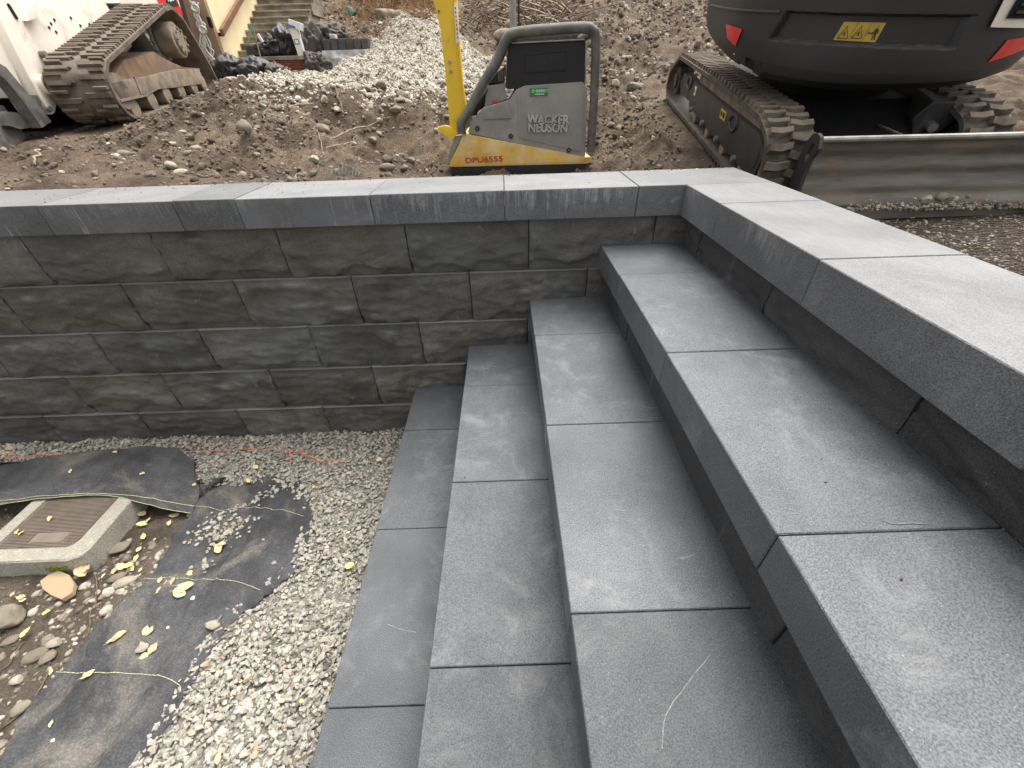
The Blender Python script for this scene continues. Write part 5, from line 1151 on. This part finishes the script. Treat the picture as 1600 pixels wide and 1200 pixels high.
# inner guide side: frame plates
def lp_(L, x): return [lside(60+p[0]*.1875, p[1]*.1875, x)[1:] for p in L]
fr1 = MB().prism(lp_([(590, 680), (900, 640), (1060, 600), (1180, 575), (1340, 575), (1375, 665), (1360, 700), (1100, 735), (1000, 745), (910, 800), (680, 840)], -.02), -.06, -.02, 0).build('track_frame', M_FRAME, ldr, True, .006)
MB().prism(lp_([(585, 660), (700, 500), (850, 465), (950, 430), (1060, 500), (1200, 560), (1340, 570), (1340, 585), (1180, 590), (900, 640), (600, 685)], -.06), -.30, -.05, 0).build('frame_deck', M_RUST, ldr, True, .008)
for q in ([(790, 640), (815, 640), (870, 785), (850, 790)], [(890, 630), (905, 630), (880, 790), (868, 785)]): MB().prism(lp_(q, -.02), -.025, -.012, 0).build('frame_rib', M_FRAME, ldr)
MB().prism(lp_([(660, 830), (900, 785), (905, 800), (672, 850)], -.02), -.05, -.005, 0).build('frame_flange', M_FRAME, ldr)
for k, (x, y) in enumerate([(745, 870), (900, 820), (1030, 770), (1150, 740), (1260, 715), (1345, 700)]):
    c = lside(60+x*.1875, y*.1875, -.06); MB().cyl((-.07, c[1], .075), (1, 0, 0), .062, .09, 22).build('roller', M_FRAME, ldr, True, .004)
c = lside(60+1150*.1875, 335*.1875, -.03); dm = MB().cyl((-.075, c[1], c[2]), (1, 0, 0), .118, .13, 30).build('drive_motor', M_FRAME, ldr, True, .012)
MB().cyl((-.005, c[1]+.012, c[2]), (1, 0, 0), .092, .02, 28).build('hub_plate', M_FRAME, dm, True, .003)
for i in range(9): a = i*2*math.pi/9+.2; MB().cyl((.010, c[1]+.012+.076*math.cos(a), c[2]+.076*math.sin(a)), (1, 0, 0), .011, .018, 6).build('hub_bolt', M_FRAME, dm)
spk = []
for i in range(48): a = i*math.pi/24; r = .135 if (i % 3) else .112; spk.append((c[1]-.03+r*math.cos(a), c[2]-.02+r*math.sin(a)))
MB().prism(spk, -.165, -.145, 0).build('sprocket', M_EDGE, ldr)
MB().cyl((-.07, .02, .17), (1, 0, 0), .10, .1, 24).build('idler_wheel', M_FRAME, ldr, True, .006)
# chassis and body
XC = -.40
def lq(L, x): return [lside(u, v, x)[1:] for u, v in L]
ch = MB().prism([(.02, .20), (.10, .62), (1.2, .64), (1.3, .35), (.3, .10), (.05, .12)], -1.25, XC, 0).build('chassis', M_WHITE, ldr, True, .01)
for u, v in [(110, 28), (84, 31), (79, 37), (125, 40), (87, 50), (139, 38), (155, 32), (76, 43)]:
    q = lside(u, v, XC); MB().cyl((XC+.002, q[1], q[2]), (1, 0, 0), .008, .008, 8).build('chassis_bolt', M_TANK, ch)
MB().prism([(.15, .655), (1.25, .66), (1.25, .72), (.15, .74)], -1.1, XC-.03, 0).build('dark_gap', M_DARK, ldr)
twr = MB().prism(lq([(-10, -60), (38, -60), (40, 10), (46, 52), (66, 88), (80, 120), (84, 152), (92, 150), (86, 176), (82, 179), (72, 166), (62, 150), (45, 120), (22, 75), (5, 40), (-10, 0)], -.39), -.56, -.39, 0).build('front_tower', M_WHITE, ldr, True, .006)
MB().prism(lq([(-60, -60), (2, -60), (3, 20), (14, 52), (28, 90), (44, 128), (56, 152), (46, 152), (22, 118), (5, 90), (-60, 10)], -.40), -.60, -.44, 0).build('lift_arm', M_WHITE, ldr, True, .006)
q = lside(20, 18, -.385); MB().prism(rounded([(q[1]-.010, q[2]-.035), (q[1]+.012, q[2]-.035), (q[1]+.012, q[2]+.035), (q[1]-.010, q[2]+.035)], .01, 4), -.388, -.384, 0).build('slot', M_DARK, twr)
MB().prism(lq([(41, 4), (58, 3), (60, 28), (44, 33)], -.36), -.395, -.36, 0).build('bracket', M_WHITE, twr, True, .004)
q = lside(72, 133, -.375); cb = MB().cyl((-.385, q[1], q[2]), (1, 0, -.0), .052, .05, 26).build('pin_socket', M_WHITE, twr, True, .004); MB().cyl((-.358, q[1], q[2]), (1, 0, 0), .043, .004, 24).build('socket_recess', M_FRAME, cb, True)
q = lside(78, 170, -.38); MB().cyl((-.385, q[1], q[2]), (1, 0, 0), .016, .02, 14).build('pivot_pin', M_EDGE, twr, True)
q = lside(71, 85, -.36); MB().cyl((-.37, q[1], q[2]), (1, 0, 0), .018, .03, 8).build('hose_fitting', M_FRAME, twr)
# attachment frame and bucket
arm = MB().prism(lq([(-12, 92), (10, 105), (24, 122), (46, 148), (70, 149), (74, 154), (62, 163), (66, 170), (81, 190), (66, 200), (58, 188), (36, 158), (14, 130), (-12, 106)], -.40), -.46, -.40, 0).build('coupler_arm', M_TUBE, ldr, True, .004)
MB().prism(lq([(-40, 40), (0, 85), (30, 135), (60, 160), (84, 150), (130, 190), (100, 196), (60, 200), (20, 198), (0, 180), (-40, 150)], -.7), -1.2, -.62, 0).build('coupler_plate', M_DARK, ldr)
MB().prism(lq([(8, 174), (52, 178), (62, 198), (32, 202), (14, 196)], -.46), -.62, -.46, 0).build('coupler_foot', M_TUBE, ldr, True, .004)
bk = MB().prism([(-.36, -.02), (-.30, .14), (-.40, .26), (-.80, .22), (-.95, -.06)], -1.5, -.60, 0).build('bucket', M_TUBE, ldr, True, .01)
MB().prism(lq([(0, 165), (26, 200), (35, 215), (30, 221), (0, 238), (-30, 250), (-30, 160)], -.52), -.62, -.50, 0).build('bucket_side', M_TUBE, bk, True, .006)
# rear body, decal and door
rb = MB().prism(lq([(176, -70), (187, 5), (209, 20), (248, 20), (268, 22), (297, 48), (299, 52), (283, 5), (262, -70)], -.36), -1.3, -.36, 0).build('rear_body', M_WHITE, ldr, True, .01)
MB().prism(lq([(247, -40), (247, 0), (252, 10), (262, 20), (281, 28), (287, 23), (279, 5), (262, -40)], -.35), -.36, -.353, 0).build('red_decal', M_RED, rb); MB().prism(lq([(258, -30), (259, 2), (263, 12), (279, 9), (275, 0), (266, -30)], -.35), -.353, -.350, 0).build('dark_decal', M_TANK, rb)
q0, q1 = np.array(lside(262, 3, -.348)), np.array(lside(276, 0, -.348)); d = unit(q1-q0); M_ = Matrix.Translation(q0) @ Matrix(((0, 0, 1, 0), (d[1], -d[2], 0, 0), (d[2], d[1], 0, 0), (0, 0, 0, 1)))
text('decal_number', 'T650', .085, M_, M_WPRINT, rb, .001)
MB().prism(lq([(279, -20), (281, -20), (300, 52), (297, 52)], -.33), -.36, -.33, 0).build('rear_seam', M_TANK, rb)
# far track of the loader
P2 = LP.copy(); band('rubber_track', P2, -1.65, -1.31, .022, M_RUBBER, ldr, .02)
MB().prism([(.3, .05), (.2, .3), (1.10, .58), (1.55, .58), (1.72, .3), (1.7, .05)], -1.3, -.41, 0).build('belly', M_DARK, ldr)

# ---------------------------------------------------------------- house corner, door and old concrete stairs
XWALL = -4.0
hs = thing('house', 'cream yellow stucco house corner with a brown framed door', 'house', (XWALL, 5.0, .3)); OH = np.array([XWALL, 5.0, .3])
MB().box(XWALL-3.2-OH[0], 0, 0, 4.8, -.6, 3.4, .004).build('wall', M_STUCCO, hs)
MB().box(-.10, .012, -.014, .05, -.5, 3.3, .004).build('corner_board', M_TAN, hs)
MB().box(-.19, -.105, -.02, .01, -.4, 2.6, .004).build('door_trim', M_TAN, hs); MB().box(-.105, -.098, -.024, .0, -.4, 2.6, .001).build('trim_seam', M_RAIL, hs)
dr = MB().box(-.75, -.195, -.008, .006, -.4, 1.9, .003).build('door', M_TAN, hs); MB().box(-.60, -.265, -.014, -.004, .22, 1.7, .003).build('door_glass', M_DOORW, dr); MB().box(-.56, -.305, -.019, -.012, .27, 1.65, .002).build('pane', M_GLASS, dr)
q = aty(326, 34, 4.95)-OH; MB().box(q[0]-.015, q[0]+.02, -.05, -.008, q[2]-.05, q[2]+.045, .006).build('handle', M_DARK, dr)
# knotted white rope on the door
rope = thing('rope_bundle', 'knotted bundle of white rope hanging on the door', 'rope', tuple(OH)); m = MB()
def hp(u, v, y=4.93): return aty(u, v, y)-OH
for k in range(11):
    j = lambda s_=.02: np.array([rng.normal(0, s_), -abs(rng.normal(0, .015)), rng.normal(0, .01)])
    m.tube(spline([hp(303, 4)+j(), hp(309, 18)+j(), hp(311, 28)+j(.01), hp(314, 40)+j(), hp(317, 47)+j(.008)], 3), .009, 6); m.tube(spline([hp(317, 47)+j(.01), hp(320+rng.normal(0, 4), 65)+j(), hp(325+rng.normal(0, 5), 82)+j(), hp(330+rng.normal(0, 5), 97)+j(.02)], 3), .008, 6)
m.build('strands', M_ROPE, rope, True)
mk_ = MB()
for u, v in [(305, 12), (317, 46)]: mk_.tube([hp(u, v, 4.9)+np.array([.035*math.cos(a), -.01*math.sin(2*a), .03*math.sin(a)]) for a in np.linspace(0, 6.28, 12)], .011, 6)
mk_.build('knots', M_ROPE, rope, True)
# hand rail on the side wall
ra, rb_ = atx(347, 50, XWALL+.07), atx(375, 0, XWALL+.07); dd = rb_-ra; rail = thing('handrail', 'brown sloping wooden handrail fixed to the yellow wall', 'handrail', tuple(ra))
mm = MB(); up_ = Vector((0, 0, 1)); t = Vector(dd).normalized(); 
P8 = []
for s_, e in ((-.02, 0), (2.2, 1)):
    for a, b in ((-.02, -.032), (.02, -.032), (.02, .032), (-.02, .032)): P8.append(Vector(dd)*s_+Vector((a, 0, b)))
mm.add(P8, [(0, 1, 2, 3), (7, 6, 5, 4), (0, 4, 5, 1), (1, 5, 6, 2), (2, 6, 7, 3), (3, 7, 4, 0)]).build('rail', M_RAIL, rail, False, .004)
for s_ in (.03, 1.0): c = dd*s_; MB().box(c[0]-.075, c[0]-.01, c[1]-.012, c[1]+.012, c[2]-.05, c[2]-.015, .003).build('bracket', M_DARK, rail)
# stairs: nosing points on the wall plane
pa, pb = atx(366, 95, XWALL), atx(400, 0, XWALL); ns = 10; old = thing('old_stairs', 'weathered concrete garden stairs climbing beside the yellow wall', 'stairs', (pa[0], pa[1], pa[2])); 
for i in range(14):
    y = pa[1]+(pb[1]-pa[1])*(i-.6)/9.2; z = pa[2]+(pb[2]-pa[2])*(i-.6)/9.2; rz = (pb[2]-pa[2])/9.2; ry = (pb[1]-pa[1])/9.2; wd = .78+.0*i
    st = MB().box(.003, wd+random.uniform(-.02, .02), y-pa[1], y-pa[1]+ry+.3, z-pa[2]-rz*1.6, z-pa[2], .004)
    st.box(.0, wd+.01, y-pa[1]-.014, y-pa[1]+.05, z-pa[2]-.022, z-pa[2]+.001, .004); st.build('step', M_OLDC, old)
# red brick planter
bx0, bx1, by_ = -3.60, -2.86, 4.62; zt = aty(430, 88, by_)[2]; 
pl = thing('brick_planter', 'low red brick planter with a concrete cap in front of the old stairs', 'planter', (bx0, by_, zt-.3))
MB().box(.004, bx1-bx0-.004, .004, .45, -.25, .262, .002).build('mortar_core', M_MORT, pl); MB().box(-.02, bx1-bx0+.03, -.025, .48, .262, .30, .004).build('cap', M_OLDC, pl)
bm_ = MB().box(0, .083, -.006, .02, 0, .023, .002).mesh('brick', M_BRICK); z = -.16; r_ = 0
while z < .24:
    x = -(.045 if r_ % 2 else 0)
    while x < bx1-bx0-.05:
        if x > -.001: o = ob('brick', bm_, pl, loc=(x, 0, z))
        x += .09
    z += .0285; r_ += 1
MB().box(bx1-bx0-.002, bx1-bx0+.03, -.02, .44, -.2, .262, .003).build('corner_slab', M_MORT, pl)
# bags, cartons, tarp, pavers
def bag(name, lab, cat, c, r, seed, mat=M_BAG, crumple=.22, tie=True):
    bm = bmesh.new(); bmesh.ops.create_icosphere(bm, subdivisions=5, radius=1); V = np.array([v.co[:] for v in bm.verts]); T = np.array([[v.index for v in f.verts] for f in bm.faces]); bm.free()
    n1 = fbm(V[:, 0]*1.6+seed, V[:, 1]*1.6, V[:, 2]*1.6, 3); n2 = 1-np.abs(fbm(V[:, 0]*2.6+seed*2, V[:, 1]*2.6+3, V[:, 2]*1.3, 4))*2.2
    R = 1+crumple*n1+crumple*.45*n2; V = V*R[:, None]
    if tie: k = sm(.5, 1.25, V[:, 2]); V[:, 0] *= 1-.5*k; V[:, 1] *= 1-.5*k; V[:, 2] -= .05*k
    V[:, 2] = np.maximum(V[:, 2], -.75); V = V*np.array(r)
    return tag(ob(name, trimesh(name, V, T, mat, True), loc=tuple(c)), lab, cat)
def atbag(u, v, y): return aty(u, v, y)
bag('bin_bag', 'black bin bag farthest left beside the loader track', 'bag', atbag(362, 112, 4.25), (.16, .14, .15), 1); bag('bin_bag', 'shiny black bin bag in front of the brick planter', 'bag', atbag(400, 112, 4.2), (.17, .14, .135), 5); bag('bin_bag', 'smaller black bin bag at the right of the planter front', 'bag', atbag(432, 116, 4.2), (.12, .12, .11), 9, M_BAGB)
bag('bin_bag', 'black bin bag standing upright on the planter', 'bag', atbag(445, 66, 4.78), (.10, .12, .17), 13, M_BAG, .25); bag('bin_bag', 'loose black bag spilling on the left of the planter cap', 'bag', atbag(422, 73, 4.75), (.15, .12, .10), 17, M_BAG, .35)
bag('tarp', 'brown black tarpaulin crumpled over the right end of the planter', 'tarp', atbag(490, 84, 4.85), (.15, .14, .26), 21, M_BAGB, .28, False); bag('tarp', 'dark tarpaulin hump behind the stacked pavers', 'tarp', atbag(512, 58, 5.3), (.22, .16, .12), 25, M_BAGB, .28, False); bag('tarp', 'lower fold of dark tarpaulin beside the gravel', 'tarp', atbag(497, 103, 4.6), (.13, .11, .12), 29, M_BAGB, .3, False)
def carton(lab, name, u0, v0, u1, v1, y, d, rot, mat=M_CARD):
    a, b = aty(u0, v0, y), aty(u1, v1, y); w, h = abs(b[0]-a[0]), abs(a[2]-b[2]); t = thing(name, lab, 'box', ((a[0]+b[0])/2, y, min(a[2], b[2]))); t.rotation_euler = rot
    bx = MB().box(-w/2, w/2, 0, d, 0, h, .003).build('carton', mat, t); return t, w, h
t, w, h = carton('tall white carton standing on the planter', 'carton', 455, 44, 477, 87, 4.60, .16, (0, math.radians(-5), .2)); MB().box(-.03, .02, -.003, .0, h*.42, h*.62, .0005).build('printed_panel', M_TUBE, t); MB().box(-.022, .012, -.005, -.002, h*.45, h*.59, .0005).build('panel_blank', M_CARD, t)
t, w, h = carton('small white carton tipped on top of the tall one', 'carton', 448, 32, 468, 44, 4.58, .14, (0, math.radians(18), .1)); MB().box(-w*.5, w*.1, -.003, 0, 0, .02, .0005).build('blue_stripe', M_BLUE, t)
t, w, h = carton('white paper sheet leaning among the bags', 'carton', 404, 52, 412, 66, 4.60, .02, (0, math.radians(-20), .1))
t, w, h = carton('dark slab pile on the left of the planter cap', 'slab_pile', 382, 72, 425, 86, 4.66, .3, (0, 0, 0), M_PAVER)
for (u0, v0, u1, v1, r, mat, lab) in [(388, 70, 394, 36, .008, M_TARPG, 'thin green pole leaning on the planter'), (408, 92, 396, 47, .008, M_RUST, 'thin rusty stake leaning on the planter')]:
    tag(MB().tube([aty(u0, v0, 4.55), aty(u1, v1, 4.68)], r, 7).build('stake', mat, None, True), lab, 'pole')
bag('plastic_scrap', 'pale mint plastic scrap at the foot of the planter', 'plastic', atbag(450, 124, 4.3), (.045, .03, .035), 33, M_MINT, .3, False)
# pallet of dark pavers in clear wrap
py = 4.8; a, b = aty(506, 80, py), aty(577, 74, py); zt_ = aty(540, 60, py)[2]; zb_ = aty(540, 78, py)[2]; pv = thing('paver_stack', 'row of dark pavers on a plastic wrapped pallet behind the gravel', 'paver stack', (a[0], py, zb_)); wd = (b[0]-a[0])/6
for i in range(6): MB().box(i*wd+.004, (i+1)*wd-.004, 0, .3, 0, zt_-zb_+random.uniform(-.006, .006), .004).build('paver', M_PAVER, pv)
m = MB(); V = []; F = []; NX = 40
for i in range(NX+1):
    for j in range(9): V.append((-.03+(6*wd+.09)*i/NX, -.012-.012*math.sin(j*2.1+i*.15)-.01*fbm(i*.4, j*.9, 2, 2), -.30+.30*j/8))
for i in range(NX):
    for j in range(8): a_i = i*9+j; F.append((a_i, a_i+9, a_i+10, a_i+1))
MB().add([(float(x), float(y), float(z)) for x, y, z in V], F).build('plastic_wrap', M_WRAP, pv, True); MB().box(-.02, 6*wd+.04, 0, .34, -.32, -.004, .006).build('wrapped_load', M_WRAP, pv)
MB().tube([(6*wd+.01, -.01, .115), (6*wd+.05, -.02, .12), (6*wd+.07, -.02, -.05), (6*wd+.03, -.02, -.25)], [.004, .010, .014, .008], 8).build('wrap_fold', M_WRAP, pv, True); MB().box(.8*wd, 1.5*wd, .1, .2, zt_-zb_, zt_-zb_+.05, .004).build('loose_wrap', M_WRAP, pv)
# green scrap on the hillside and a dark boulder at the top edge
hh = hit(551, 20); Pg = [[aty(540, 10, hh[1]-.02), aty(552, 14, hh[1]-.06), aty(563, 12, hh[1]-.02)], [aty(543, 18, hh[1]-.05), aty(552, 20, hh[1]-.1), aty(558, 18, hh[1]-.05)], [aty(546, 25, hh[1]-.06), aty(550, 27, hh[1]-.1), aty(552, 26, hh[1]-.06)]]
gs = gridmesh('plastic_scrap', loft(Pg, 10, 10), M_TARPG, None, .003); tag(gs, 'torn green plastic scrap on the hillside above the pavers', 'plastic')
for (u, v, a, b, lab) in [(572, -2, .22, .14, 'dark grey boulder cut by the top edge above the green scrap'), (635, 2, .26, .16, 'dark boulder at the top edge left of the handle')]:
    cobble(hit(u, v+4), a, b, a*.6, .2, M_COBG, lab, 'boulder', proto=4)
